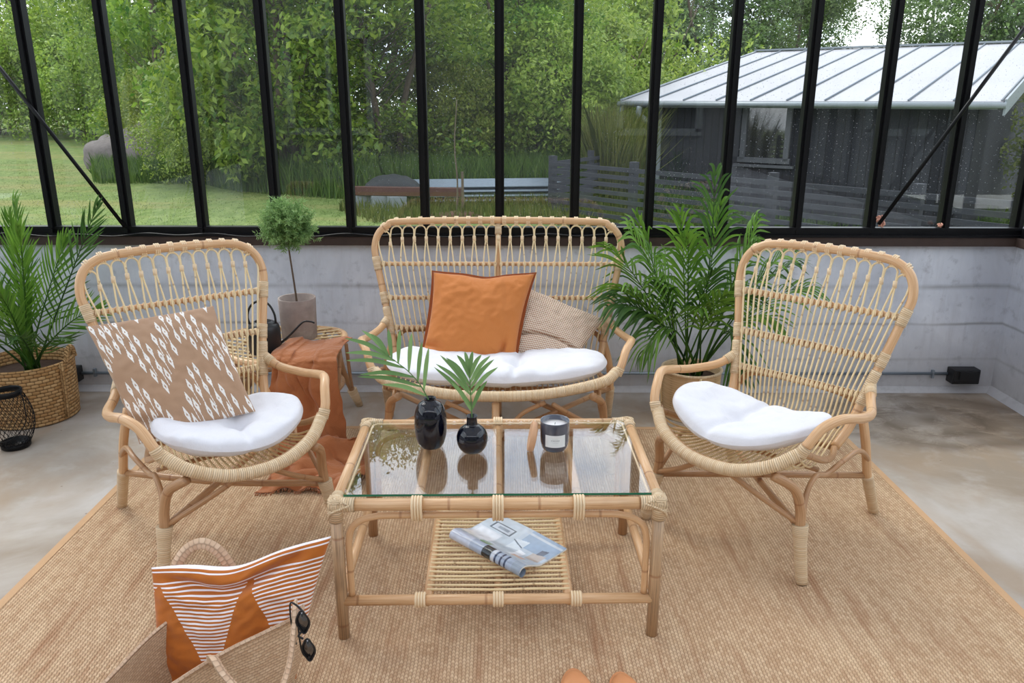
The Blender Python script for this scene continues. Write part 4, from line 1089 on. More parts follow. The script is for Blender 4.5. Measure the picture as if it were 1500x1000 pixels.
# ------------------------------------------------------------------ baskets, palms, lantern
BX, BY = -2.42, 3.76
bk = thing('woven_basket', 'large seagrass basket holding the palm in the left corner', 'basket', (BX, BY, 0))
MB().lathe(prof_s([(0, .004), (.185, .003), (.205, .02), (.212, .12), (.216, .24), (.218, .292)], 4) + [(.210, .300), (.203, .292), (.198, .2), (.195, .02), (0, .012)], seg=72, fn=lambda a, z: 1 + .006 * math.sin(a * 36) * 0).build('basket_wall', M['seagrass'], bk)
MB().lathe([(0, .235), (.1, .24), (.198, .232)], seg=40, fn=lambda a, z: 1 + .01 * math.sin(a * 7)).build('soil', M['soil'], bk)
for a0 in (.15, PI + .15):
    P = []
    for q in np.linspace(-.30, .30, 7): P.append((.216 * math.cos(a0 + q), .216 * math.sin(a0 + q), .29 + .062 * math.cos(q / .30 * PI / 2)))
    h = MB()
    for ph in (0, PI):
        PP = cr(P, 8); h.tube([PP[i] + .007 * np.array([math.cos(i * .8 + ph) * math.cos(a0), math.cos(i * .8 + ph) * math.sin(a0), math.sin(i * .8 + ph)]) for i in range(len(PP))], .0085, 8, 1)
    h.build('handle', M['braid'], bk)
vs = MB(); a0 = -.35
for a0 in (-.30,):
    vs.tube([(.214 * math.cos(a0), .214 * math.sin(a0), .02), (.222 * math.cos(a0), .222 * math.sin(a0), .16), (.226 * math.cos(a0), .226 * math.sin(a0), .30)], .010, 8, 3)
vs.build('side_braid', M['braid'], bk)

def frond(root, base, tip, arch, n=26, ll=.20, w=.006, start=.30, side=None, mat='palm_leaf', droop=.25, stiff=.85, r=.0035, name='frond'):
    base, tip = np.array(base), np.array(tip); mid = (base + tip) / 2 + np.array(arch)
    t = np.linspace(0, 1, 24)[:, None]; P = (1 - t) ** 2 * base + 2 * t * (1 - t) * mid + t * t * tip
    T = np.gradient(P, axis=0); T /= np.linalg.norm(T, axis=1)[:, None]
    mb = MB(); mb.tube(P, [r * 1.6, r, r * .35], 6, 1)
    sd = np.array(side if side is not None else (1, 0, 0), float)
    for k in range(n):
        tt = start + (1 - start) * (k / (n - 1)); i = tt * 23; i0 = int(min(22, i)); f_ = i - i0
        p = P[i0] * (1 - f_) + P[i0 + 1] * f_; tg = T[i0]; s_ = sd - tg * (sd @ tg); s_ /= np.linalg.norm(s_) + 1e-9
        q = (k / (n - 1)); L = ll * (.55 + .65 * math.sin(PI * min(1, q * .9 + .12))) * (.9 + .2 * random.random())
        if q > .9: L *= .8
        for sg in (-1, 1):
            ang = stiff - .45 * q + random.uniform(-.08, .08)
            d = s_ * sg * math.sin(ang) + tg * math.cos(ang) + rng.normal(size=3) * .05
            d /= np.linalg.norm(d); nrm_ = np.cross(s_, tg)
            e1 = p + d * L * .5 + nrm_ * .01; e2 = p + d * L + np.array([0, 0, -droop * L * random.uniform(.6, 1.3)])
            leaflet(mb, [p, e1, e2], w * random.uniform(.85, 1.15), up=nrm_ + np.array([0, -.2, .1]), rnd=min(1, max(0, random.gauss(.5, .25))))
    return mb.build(name, M[mat], root, attr='rnd')

PL = thing('potted_palm', 'feathery date palm growing in the left seagrass basket', 'palm', (BX + .04, BY - .02, .24))
o3 = np.array((BX + .04, BY - .02, .24))
ltips = [(-1.84, 3.55, 1.08, .05, .10), (-2.20, 3.55, .98, .02, .1), (-2.33, 3.70, 1.00, 0, .06), (-2.46, 3.62, 1.02, 0, .08), (-2.62, 3.6, .86, -.02, .14), (-1.92, 3.60, .60, .02, .13), (-2.70, 3.5, .60, -.02, .16),
         (-2.1, 3.72, .90, .03, .1), (-2.27, 3.42, .72, 0, .16), (-2.02, 3.45, .50, .02, .12), (-2.55, 3.35, .60, 0, .16), (-2.38, 3.85, 1.06, 0, .05), (-2.2, 3.36, .52, 0, .16), (-2.75, 3.7, .95, -.02, .1), (-2.42, 3.45, .93, 0, .1)]
for k, (x, y, z, ax, az) in enumerate(ltips):
    b = np.array([random.uniform(-.03, .03), random.uniform(-.03, .03), 0]); tip = np.array((x, y, z)) - o3
    frond(PL, b, tip, (ax, 0, az), n=20, ll=.155, w=.0046, start=.28, side=(1, .3 * math.sin(k), .25 * math.cos(k * 2)), mat='palm_leaf' if k % 3 else 'palm_dark', droop=.03, stiff=.62)
for k in range(9):   # stiff upright young blades at the heart
    a = k * .7; mb = MB(); leaflet(mb, [(0, 0, 0), (.03 * math.cos(a), .03 * math.sin(a) - .01, .25), (.10 * math.cos(a) , .06 * math.sin(a) - .03, .47 + .12 * math.sin(k * 1.7))], .012, up=(0, -1, 0)); mb.build('young_blade', M['palm_leaf'], PL, attr='rnd')

PXR, PYR = .905, 3.80
rp_ = thing('rattan_planter', 'pale peeled rattan planter basket behind the right armchair', 'basket', (PXR, PYR, 0))
MB().lathe(prof_s([(0, .003), (.125, .003), (.135, .012), (.142, .12), (.147, .225), (.148, .245)], 4) + [(.143, .249), (.137, .244), (.13, .1), (0, .02)], seg=64).build('planter_wall', M['peel'], rp_)
for a in (-PI / 2 + .08, -PI / 2 - 1.6, -PI / 2 + 1.7):
    MB().tube([(.137 * math.cos(a), .137 * math.sin(a), .01), (.146 * math.cos(a), .146 * math.sin(a), .12), (.151 * math.cos(a), .151 * math.sin(a), .24)], .0065, 8, 3).build('upright_stake', M['cane'], rp_)
MB().tube([(.147 * math.cos(a), .147 * math.sin(a), .244) for a in np.linspace(0, 2 * PI, 28, endpoint=False)], .0075, 8, 1, closed=True).build('rim_band', M['wrap'], rp_)
MB().lathe([(0, .205), (.07, .208), (.138, .2)], seg=30).build('soil', M['soil'], rp_)
PR = thing('potted_palm', 'tall bushy palm in rattan planter between sofa and right armchair', 'palm', (PXR, PYR, .205))
o3 = np.array((PXR, PYR, .205))
rt = [(.93, 3.72, 1.20, .04, .03, .19), (.52, 3.55, .98, -.02, .13, .17), (.44, 3.58, .90, -.02, .16, .17), (.44, 3.5, .64, -.02, .25, .15), (.46, 3.5, .74, -.02, .2, .16), (.62, 3.55, .40, -.03, .38, .14),
      (1.38, 3.85, .76, .03, .22, .16), (1.46, 3.80, .66, .03, .25, .16), (.77, 3.65, 1.03, 0, .08, .17), (1.06, 3.60, .66, .02, .2, .16), (1.16, 3.80, .86, .02, .13, .17), (.66, 3.50, .84, 0, .13, .16),
      (1.08, 3.62, .30, .05, .42, .14), (.80, 3.60, .93, 0, .1, .17), (1.14, 3.72, .99, .02, .08, .17), (.90, 3.50, .80, 0, .14, .16), (.86, 3.55, .62, 0, .2, .15), (1.22, 3.62, .54, .03, .26, .15), (.70, 3.62, .70, -.02, .18, .15), (1.0, 3.85, 1.05, 0, .05, .16), (.60, 3.75, 1.0, -.02, .08, .16), (.55, 3.62, .58, -.02, .22, .14), (1.28, 3.7, .85, .02, .15, .16), (.97, 3.5, .70, .0, .16, .15)]
for k, (x, y, z, ax, az, ll) in enumerate(rt):
    b = np.array([random.uniform(-.06, .06), random.uniform(-.05, .04), 0]); tip = np.array((x, y, z)) - o3
    sd = (1, .35 * math.sin(k * 1.3), .2 * math.cos(k * 2.1)) if abs(x - PXR) < .2 else (.3, .9 * (1 if k % 2 else -1), .55)
    frond(PR, b, tip, (ax, 0, az), n=13, ll=ll * 1.28, w=.0062, start=.40, side=sd, mat='palm_leaf' if k % 3 else 'palm_dark', droop=.42, stiff=.72, r=.0034)

# wire lantern
LN = thing('wire_lantern', 'black wire mesh lantern standing in front of the left basket', 'lantern', (-2.285, 3.375, 0))
def lr(z): return .060 + .034 * math.sin(PI * min(1, max(0, (z - .02) / .25)) ** .9) if z > .02 else .060
wm_ = MB(); Hn = .275
for dr in (-1, 1):
    for k in range(26):
        wm_.tube([(lr(.02 + (Hn - .04) * t) * math.cos(2 * PI * k / 26 + dr * 1.6 * t), lr(.02 + (Hn - .04) * t) * math.sin(2 * PI * k / 26 + dr * 1.6 * t), .02 + (Hn - .04) * t) for t in np.linspace(0, 1, 14)], .0011, 4, 1)
wm_.build('wire_mesh', M['black_metal'], LN)
MB().lathe([(0, .002), (.058, .002), (.062, .006), (.062, .030), (.058, .030), (.056, .010), (0, .008)], seg=40).build('base', M['black_metal'], LN)
MB().lathe([(.058, .252), (.064, .256), (.065, .278), (.060, .280), (.056, .274), (.055, .256), (.058, .252)], seg=40).build('top_ring', M['black_metal'], LN)
hd = [(.064, 0, .268), (.085, -.02, .22), (.090, -.04, .14), (.06, -.085, .085), (0, -.10, .065), (-.06, -.085, .085), (-.090, -.04, .14), (-.085, -.02, .22), (-.064, 0, .268)]
MB().tube(hd, .0022, 6, 5).build('handle', M['black_metal'], LN)

# ------------------------------------------------------------------ jute tote with striped cushion and sunglasses
BG = thing('jute_tote_bag', 'braided jute tote bag slouching on the rug at the bottom left', 'bag', (-.77, 1.70, 0))
b0 = np.array((-.77, 1.70, 0))
rimp = [(-.545, 1.785, .262), (-.62, 1.705, .250), (-.715, 1.645, .232), (-.80, 1.555, .215), (-.88, 1.47, .20), (-.955, 1.44, .19), (-.985, 1.52, .19), (-.965, 1.64, .195), (-.93, 1.76, .205), (-.86, 1.86, .225), (-.74, 1.92, .25), (-.62, 1.89, .262)]
nr = len(rimp); RC = cr(np.vstack([rimp[-1:], rimp, rimp[:2]]), 8)[8:-9]
cx0 = RC.mean(0)
def bagf(u, v, ins=0):
    i = u * len(RC); i0 = int(i) % len(RC); f_ = i - int(i); p = RC[i0] * (1 - f_) + RC[(i0 + 1) % len(RC)] * f_
    q = cx0 + (p - cx0) * np.array([.82, .80, 0]); bulge = 1 + .06 * math.sin(PI * v) - ins
    x = (q * (1 - v) + p * v); x[:2] = cx0[:2] + (x[:2] - cx0[:2]) * bulge; x[2] = .014 + (p[2] - .014) * v
    x += .005 * mn.noise(Vector((p[0] * 9, p[1] * 9, v * 4)))
    return tuple(x - b0)
mb = MB().grid(lambda u, v: bagf(u, v), 96, 20, uvs=(1.3, .28)); mb.grid(lambda u, v: bagf(u, v, .035), 96, 20, flip=True, uvs=(1.3, .28))
ov = MB()
mb.add([tuple(np.array(bagf(k / 48, 0))) for k in range(48)], [tuple(range(48))])
mb.build('bag_body', M['jute'], BG)
MB().tube([tuple(np.array(bagf(k / 60, 1.0)) + (0, 0, .001)) for k in range(60)], .0055, 6, 1, closed=True).build('rim_binding', M['strap'], BG)
def strap(P, w=.015, name='handle', up=(0, -1, 0)):
    mb = MB().tube([np.array(p) - b0 for p in P], w, 10, 8, flat=.32, up=up); return mb
rear = [(-.955, 1.90, .215), (-.945, 1.925, .29), (-.905, 1.94, .345), (-.855, 1.945, .372), (-.80, 1.945, .345), (-.765, 1.935, .29), (-.745, 1.92, .23)]
rear = [(-.925, 1.86, .20), (-.935, 1.90, .265), (-.905, 1.93, .335), (-.858, 1.94, .362), (-.812, 1.94, .340), (-.775, 1.93, .285), (-.755, 1.915, .24)]
strap(rear, .016).build('handle', M['strap'], BG)
front = [(-.725, 1.630, .215), (-.708, 1.595, .262), (-.675, 1.565, .240), (-.63, 1.550, .200), (-.585, 1.550, .178), (-.550, 1.565, .190), (-.532, 1.605, .24), (-.525, 1.635, .31), (-.528, 1.668, .350), (-.538, 1.70, .33), (-.552, 1.735, .265)]
strap(front, .017).build('handle', M['strap'], BG)

def stripes(u, v):
    x, y = u * 48, v * 46
    p = 1.42
    y2 = y
    on = (y2 % p) < .66
    if y2 < 3.0: return 1.0 if on else 0.0
    if y2 < 5.7: return 0.0
    d = y2 - 5.6
    if d < 1.2: return 1.0 if on else 0.0
    if x < 2.4: return (1.0 if on else 0) if x < 1.6 - (d - 2) * .8 else 0.0
    # inverted trapezoids
    for x0, x1 in ((2.4, 27.5), (27.9, 53)):
        l = x0 + .55 * d * .95; r = x1 - .12 * d * .95
        if l < x < r and on: return 1.0
    return 0.0
pillow('striped_cushion', (-.968, 1.872, .330), (-.470, 1.838, .446), (-.58, 1.79, .04), (-.955, 1.78, .02), .11, M['stripe'],
       'rust cushion with white stripe triangles sticking out of the jute bag', 'cushion', n=260, attr=stripes, seed=12, wrinkle=.009, concave=.05,
       sag=lambda a, b: (.030 * math.exp(-((a + .05) / .42) ** 2) * (1 - (b + 1) / 2)),
       crease=lambda a, b: .035 * math.exp(-((b + .80 - .18 * math.cos((a + .1) * 2.2)) / .10) ** 2) * ss(1, .4, abs(a)))
# sunglasses hooked on the strap
SG = thing('sunglasses', 'black sunglasses hanging from the jute bag handle', 'sunglasses', (-.498, 1.625, .30))
def lens(cz, cx, tilt):
    pts = []
    for k in range(20):
        a = 2 * PI * k / 20; r = 1 + .08 * math.cos(4 * a); pts.append((cx + .015 * r * math.cos(a), -.004 * math.sin(a), cz + .032 * r * math.sin(a)))
    return pts
for (cz, cx) in ((.040, 0.0), (-.038, .008)):
    pts = lens(cz, cx, 0)
    fr_ = MB().tube(pts, .0021, 6, 2, closed=True).build('rim', M['black_plastic'], SG)
    c = (cx, 0, cz); mb = MB().add([c] + pts, [(0, i + 1, (i + 1) % 20 + 1) for i in range(20)]); lo_ = mb.build('lens', M['lens'], SG)
    so2 = lo_.modifiers.new('s', 'SOLIDIFY'); so2.thickness = .002
MB().tube([(-.006, -.002, .013), (-.012, -.004, .004), (-.002, -.002, -.005)], .0028, 6, 4).build('bridge', M['black_plastic'], SG)
MB().tube([(.004, .0, .068), (-.014, .004, .085), (-.030, .012, .082), (-.034, .02, .02), (-.030, .03, -.045)], [.0026, .0024, .002, .002], 6, 5).build('temple', M['black_plastic'], SG)
MB().tube([(.010, .0, -.058), (.0, .008, -.066), (-.014, .016, -.05), (-.020, .024, .02)], [.0026, .0022, .002], 6, 5).build('temple', M['black_plastic'], SG)

# leather slippers at the bottom edge
for (x, y, lab) in ((.172, 1.855, 'left of two tan leather slippers, toe just in frame at bottom'), (.300, 1.842, 'right of two tan leather slippers, toe just in frame at bottom')):
    s_ = thing('leather_slipper', lab, 'slipper', (x, y, RZ), 0, 'tan slippers at the bottom edge')
    def up_(u, v):
        a = u * 2 * PI; L = .25; 
        return (.040 * math.cos(a) * (1 - .1 * (math.sin(a) < 0)) * (1 - .25 * v), -L / 2 + (L / 2) * math.sin(a) * (1 - .12 * v), .012 + .050 * math.sin(v * PI / 2) * (1 if math.sin(a) > 0 else .35))
    MB().grid(lambda u, v: (.041 * math.cos(u * 2 * PI) * v, -.125 + .127 * math.sin(u * 2 * PI) * v, .010), 36, 4).build('insole', M['tan_leather'], s_)
    MB().tube([(.040 * math.cos(a), -.125 + .126 * math.sin(a), .006) for a in np.linspace(0, 2 * PI, 28, endpoint=False)], .006, 8, 1, closed=True).build('sole', M['tan_leather'], s_)
    MB().grid(lambda u, v: (.041 * math.cos(u * PI), -.115 + .116 * math.sin(u * PI) * (1 - v) ** .6 - .02 * v, .008 + .050 * math.sin(v * PI / 2)) if v < .999 else (.0 + .02 * math.cos(u * PI), -.135, .058), 24, 12).build('upper', M['tan_leather'], s_)

# ------------------------------------------------------------------ outdoors
def gz(x, y): return -.06 - .95 * ss(.3, 5.0, x) * ss(4.5, 9, y) + .012 * max(0, y - 22)
gm = MB().grid(lambda u, v: (-60 + 120 * u, 4.37 + 75 * v ** 1.4, gz(-60 + 120 * u, 4.37 + 75 * v ** 1.4)), 120, 90)
tag(gm.build('lawn_ground', M['lawn']), kind='structure')
gm = MB().box((-33, 0, -.12), (59.3, 8.8, .1)); tag(gm.build('lawn_side', M['lawn']), kind='structure')
gm = MB().box((33, 0, -.15), (60.1, 8.8, .1)); tag(gm.build('lawn_side', M['lawn']), kind='structure')

def blades(name, n, fxy, hmin, hmax, w, mat, lab, seed):
    rg = np.random.default_rng(seed); XY = fxy(rg, n); n = len(XY)
    z = np.array([gz(a, b) for a, b in XY]); h = rg.uniform(hmin, hmax, n); a = rg.uniform(0, 2 * PI, n); lean = rg.normal(0, .22, (n, 2)) * h[:, None]
    B = np.column_stack([XY, z - .02]); dx = np.column_stack([np.cos(a) * w, np.sin(a) * w * .3, np.zeros(n)])
    Mi = B + np.column_stack([lean * .35, h * .6]); Tp = B + np.column_stack([lean, h])
    V = np.stack([B - dx, B + dx, Mi + dx * .7, Tp, Mi - dx * .7], 1).reshape(-1, 3)
    me = bpy.data.meshes.new(name); F = np.arange(n * 5).reshape(n, 5)
    me.vertices.add(n * 5); me.vertices.foreach_set('co', V.ravel()); me.loops.add(n * 5); me.loops.foreach_set('vertex_index', F.ravel().astype(np.int32))
    me.polygons.add(n); me.polygons.foreach_set('loop_start', (np.arange(n) * 5).astype(np.int32)); me.polygons.foreach_set('loop_total', np.full(n, 5, np.int32))
    at = me.attributes.new('rnd', 'FLOAT', 'POINT'); at.data.foreach_set('value', np.repeat(rg.random(n), 5).astype(np.float32)); me.materials.append(mat); me.update(calc_edges=True)
    o = bpy.data.objects.new(name, me); COL.objects.link(o); return tag(o, lab, 'grass', kind='stuff')
def band(pts):     # polygon strip: list of (xl, xr, y) interpolated
    ys = np.array([p[2] for p in pts]); xl = np.array([p[0] for p in pts]); xr = np.array([p[1] for p in pts])
    def f(rg, n):
        y = rg.uniform(ys[0], ys[-1], n); a = np.interp(y, ys, xl); b = np.interp(y, ys, xr); keep = rg.random(n) < (b - a) / (xr - xl).max()
        return np.column_stack([a + (b - a) * rg.random(n), y])[keep]
    return f
blades('tall_grass', 42000, band([(-3.0, 9, 13.5), (-5.0, 9, 14.6), (-7.2, 9, 17.2)]), .25, .8, .012, M['grassg'], 'tall unmown green grass along the edge of the trees', 3)
blades('boulder_grass', 7000, band([(-8.3, -5.0, 16.0), (-9.9, -5.5, 19.2)]), .12, .5, .012, M['grassg'], 'tall green grass growing in front of the boulder', 8)
blades('meadow_grass', 30000, band([(-1.9, 1.2, 10.8), (-2.6, 2.2, 12), (-2.5, 9, 13.5), (-2, 9, 16)]), .10, .28, .009, M['grass'], 'rough yellow green meadow grass between sofa view and fence', 4)
blades('reed_grass', 3500, band([(1.35, 2.0, 13), (1.5, 2.35, 15.2)]), .9, 1.9, .011, M['grass'], 'tall dry straw coloured grass beside the house corner', 5)
blades('mown_grass', 60000, band([(-8, .5, 8.5), (-16, -2.5, 13.5), (-26, -13, 22)]), .015, .04, .006, M['grassg'], 'short mown grass of the lawn outside the left windows', 6)

def leaves_mesh(name, centers, radii, n, size, mat, seed, flat=.75):
    rg = np.random.default_rng(seed); k = rg.integers(0, len(centers), n); C_ = np.array(centers)[k]; Rr = np.array(radii)[k]
    d = rg.normal(size=(n, 3)); d /= np.linalg.norm(d, axis=1)[:, None]
    P = C_ + d * (Rr * rg.uniform(.45, 1.05, n) ** .6)[:, None] * np.array([1, 1, flat])
    L = size * rg.uniform(.6, 1.25, n); ax = rg.normal(size=(n, 3)) + np.array([0, 0, -.35]); ax /= np.linalg.norm(ax, axis=1)[:, None]
    nn = rg.normal(size=(n, 3)) * .8 + np.array([0, -.25, .9]); sd = np.cross(ax, nn); sd /= np.linalg.norm(sd, axis=1)[:, None] + 1e-9
    up = np.cross(sd, ax)
    A = P; B_ = P + ax * (L * .45)[:, None] + sd * (L * .24)[:, None] + up * (L * .05)[:, None]; D = P + ax * (L * .45)[:, None] - sd * (L * .24)[:, None] + up * (L * .05)[:, None]; Cc = P + ax * L[:, None]
    V = np.stack([A, B_, Cc, D], 1).reshape(-1, 3)
    me = bpy.data.meshes.new(name); me.vertices.add(4 * n); me.vertices.foreach_set('co', V.ravel()); me.loops.add(4 * n); me.loops.foreach_set('vertex_index', np.arange(4 * n, dtype=np.int32))
    me.polygons.add(n); me.polygons.foreach_set('loop_start', (np.arange(n) * 4).astype(np.int32)); me.polygons.foreach_set('loop_total', np.full(n, 4, np.int32))
    at = me.attributes.new('rnd', 'FLOAT', 'POINT'); at.data.foreach_set('value', np.repeat(np.clip(rg.normal(.45, .28, n), 0, 1), 4).astype(np.float32)); me.materials.append(mat); me.update(calc_edges=True)
    return me

def make_tree(kind, h, rw, nclump, nleaf, size, mat, seed, low=.08):
    rg = np.random.default_rng(seed); root = bpy.data.objects.new(kind, None); COL.objects.link(root)
    cs, rs = [], []; tk = MB()
    ns_ = 3 if h < 5 else 2
    stems = []
    for s in range(ns_):
        bx, by = rg.normal(0, .12, 2); tx, ty = rg.normal(0, rw * .35, 2)
        P = cr([(bx, by, -.3), (bx * 1.5 + tx * .2, by + ty * .2, h * .3), (tx * .7, ty * .7, h * .62), (tx, ty, h * .93)], 6); stems.append(P)
        tk.tube(P, [.035 * h / 3.2, .025 * h / 3.2, .008], 7, 1)
    for i in range(nclump):
        zf = low + (1 - low) * rg.random() ** .85; prof = math.sin(PI * min(1, zf * .80 + .16)) ** .7
        a = rg.uniform(0, 2 * PI); r = rw * prof * rg.uniform(.35, 1.0); c = np.array([r * math.cos(a), r * math.sin(a), zf * h]); cs.append(c); rs.append(rg.uniform(.30, .62) * (rw / 2.2 + .3))
        st = stems[i % ns_]; q = st[min(len(st) - 1, int(max(.1, zf - .18) * len(st)))]
        if i % 2 == 0: tk.tube([q, (q + c) / 2 + (0, 0, .08), c], [.018, .010, .004], 5, 3)
    tk.build('trunk', M['bark'], root)
    me = leaves_mesh('foliage', cs, rs, nleaf, size, mat, seed); o = bpy.data.objects.new('foliage', me); COL.objects.link(o); o.parent = root
    return root
protoA = make_tree('leafy_tree', 7.0, 2.5, 95, 30000, .15, M['tree_a'], 11, .04)
protoA2 = make_tree('leafy_tree', 7.5, 2.6, 95, 30000, .15, M['tree_a'], 12, .06)
protoB = make_tree('green_bush', 3.0, 2.2, 60, 22000, .105, M['tree_b'], 13, .0)
protoC = make_tree('tall_tree', 10.5, 3.2, 120, 34000, .17, M['tree_c'], 14, .05)
used = set()
def plant(proto, x, y, s, lab, cat, grp, rz=None, sz=None):
    o = proto if proto.name not in used else copy_tree(proto)
    used.add(proto.name); o.location = (x, y, gz(x, y)); o.rotation_euler = (0, 0, random.uniform(0, 6.28) if rz is None else rz); o.scale = (s, s, sz or s)
    tag(o, lab, cat, grp); return o
TG = 'trees and bushes outside the glass wall'
for x, y, s, sz, lab in (
    (-4.3, 15.6, 1.0, 1.05, 'broad leafy tree straight behind the small topiary plant'),
    (-2.4, 16.0, .95, .72, 'broad leafy tree left of the stacked planks, behind the tall vase side of the sofa'),
    (-6.1, 18.6, 1.05, 1.1, 'broad leafy tree behind the left armchair, right of the boulder'),
    (-10.6, 25.5, 1.15, 1.2, 'broad leafy tree standing directly behind the boulder'),
    (-.2, 19.0, .9, .74, 'broad leafy tree behind the zinc sheets above the sofa centre')):
    plant(protoA if s > .97 else protoA2, x, y, s, lab, 'tree', TG, sz=sz)
for x, y, s, lab in (
    (-1.3, 17.2, .75, 'low green bush behind the pile of blocks and planks'),
    (.9, 17.5, 1.0, 'green bush behind the zinc sheets right of the sofa centre'),
    (1.6, 20.0, 1.15, 'pale green bush above the left end of the slatted fence'),
    (2.9, 23.5, 1.25, 'pale green bush left of the house gutter'),
    (1.0, 22.5, 1.5, 'tall pale bush on the slope above the meadow grass'),
    (3.1, 25.5, 1.7, 'tall pale bush high on the slope near the sky gap'),
    (-5.8, 16.6, .72, 'low bush at the foot of the trees behind the topiary'),
    (-13.6, 31.0, 1.5, 'yellow green bush left of the boulder at the lawn edge'),
    (-17.5, 34.0, 1.7, 'yellow green bush at the far left lawn edge'),
    (11.6, 14.6, 1.1, 'yellow green bush seen past the right end of the house'),
    (-8.6, 21.5, .8, 'low bush growing right beside the boulder'),
    (-22.0, 35.0, 1.7, 'yellow green bush behind the leftmost window bay')):
    plant(protoB, x, y, s, lab, 'bush', TG)
for x, y, s, sz, lab in (
    (-9.5, 33, 1.1, 1.3, 'tall tree rising behind the boulder and broad trees'),
    (-15.5, 37, 1.1, 1.25, 'tall tree behind the left lawn edge'),
    (-22.5, 39, 1.1, 1.2, 'tall tree at the far left edge of the view'),
    (-4.5, 27, 1.1, 1.1, 'tall tree rising behind the topiary side trees'),
    (.2, 29, 1.0, .80, 'tall tree left of the bright sky gap at the top'),
    (4.4, 36, 1.1, .92, 'tall tree right of the bright sky gap at the top'),
    (8.0, 34, 1.0, .82, 'tall tree behind the left end of the house roof'),
    (11.6, 35, 1.0, .80, 'tall tree behind the roof, left of the white sky notch'),
    (17.6, 35, 1.0, .88, 'tall tree behind the roof, right of the white sky notch'),
    (21.5, 33, 1.0, .95, 'tall tree behind the right end of the house roof'),
    (26.5, 36, 1.1, 1.0, 'tall tree in the top right corner of the view'),
    (14.2, 42, .9, .78, 'distant tree low in the sky notch above the roof')):
    plant(protoC, x, y, s, lab, 'tree', TG, sz=sz)

# house behind the viewer, mirrored faintly in the panes
HB = thing('pale_house', 'pale boarded house reflected faintly in the glass wall', 'building', (0, -6.5, -.1))
M['pale_board'] = plain('pale_boards', lo(160, 162, 168), .8, 10, .2, .1)
MB().box((0, 0, 2.4), (26, .3, 4.8)).build('wall', M['pale_board'], HB, False)
for x in (-7.5, -3.2, 2.6, 7.0):
    wf_ = MB()
    for (a, b, c, d) in ((x, 2.7, 1.5, .12), (x, 1.1, 1.5, .12), (x - .7, 1.9, .12, 1.6), (x + .7, 1.9, .12, 1.6), (x, 1.9, .08, 1.6)): wf_.box((a, .2, b), (c, .1, d))
    fo = wf_.build('window', M['white_trim'], HB, False); MB().box((x, .17, 1.9), (1.3, .04, 1.5)).build('window_pane', M['lens'], fo, False)
mb = MB().box((0, -4.6, -.12), (14, 5.2, .1)); tag(mb.build('lawn_front', M['lawn'], smooth=False), kind='structure')

# boulder
rk = MB().grid(lambda u, v: (0, 0, 0), 1, 1)
rk = MB()
def rockf(u, v):
    a, b = u * 2 * PI, v * PI / 2; d = Vector((math.cos(a) * math.cos(b), math.sin(a) * math.cos(b), math.sin(b)))
    r = 1 + .28 * mn.noise(d * 1.3 + Vector((3, 1, 0))) + .08 * mn.noise(d * 5)
    return (d.x * 1.45 * r, d.y * 1.0 * r, d.z * 1.05 * r - .1)
rk.grid(rockf, 48, 18); o = rk.build('boulder', M['rock']); o.scale = (.95, 1, 1.05); o.location = (-9.05, 20.2, gz(-9.05, 20.2)); tag(o, 'large grey boulder at the lawn edge below the left trees', 'boulder')

# building materials in the grass
def pile(x, y, z, dx, dy, dz, rz, mat, name, lab, cat, n=1, grp=None):
    for k in range(n):
        o = MB().box((0, 0, 0), (dx, dy, dz)).build(name, mat, smooth=False); o.location = (x, y, z + k * dz * 1.03 + dz / 2); o.rotation_euler = (0, 0, rz + .02 * k)
        if callable(lab): l_ = lab(k)
        else: l_ = lab
        tag(o, l_, cat, grp)
g0 = -.10
for k, (x, y) in enumerate(((-2.30, 12.3), (-2.03, 12.2), (-1.76, 12.1))):
    pile(x, y, g0, .26, .40, .26, .35, M['concrete_block'], 'concrete_block', ('leftmost pale block under the rusty beam in the grass', 'middle pale block under the rusty beam in the grass', 'rightmost pale block under the rusty beam in the grass')[k], 'block', grp='pale blocks under the beam')
pile(-1.60, 12.05, g0 + .27, 1.7, .14, .12, -.12, M['brick'], 'rusty_beam', 'long rusty brown beam lying on the pale blocks outside', 'beam')
def tarpf(u, v):
    x = -.42 + .84 * u; y = -.25 + .5 * v; z = .24 * (math.sin(PI * u) ** .4) * (math.sin(PI * v) ** .4) + .03 * mn.noise(Vector((u * 6, v * 5, 0))); return (x, y, z)
o = MB().grid(tarpf, 30, 16).build('dark_tarpaulin', M['tarp']); o.location = (-1.85, 12.45, g0 + .30); tag(o, 'dark crumpled tarpaulin bundle on top of the blocks outside', 'tarpaulin')
for k in range(4):
    mb = MB().grid(lambda u, v: (-1.3 + 2.6 * u, -.30 + .6 * v, .022 * math.sin(v * 2 * PI * 6)), 2, 48)
    o = mb.build('zinc_sheet', M['zinc']); so3 = o.modifiers.new('s', 'SOLIDIFY'); so3.thickness = .012
    o.location = (-.62 + .05 * k, 12.9 + .04 * k, .05 + .07 * k); o.rotation_euler = (0.12, 0, .09 + .012 * k)
    tag(o, ('lowest corrugated zinc sheet of the stack in the grass', 'second corrugated zinc sheet from the bottom of the stack', 'third corrugated zinc sheet from the bottom of the stack', 'topmost corrugated zinc sheet of the stack in the grass')[k], 'metal sheet', 'zinc sheets stacked in the grass')
o = MB().grid(rockf, 24, 8).build('soil_mound', M['brick']); o.scale = (.28, .25, .10); o.location = (-.78, 11.2, gz(-.78, 11.2)); tag(o, 'small reddish soil mound around the young tree stem', 'mound')
sp = thing('young_tree', 'thin bare sapling with a stake in the reddish soil mound', 'sapling', (-.78, 11.2, gz(-.78, 11.2)))
MB().tube([(0, 0, 0), (.02, 0, .5), (-.01, 0, 1.0), (.03, .02, 1.6)], [.014, .010, .005], 6, 4).build('stem', M['bark'], sp)
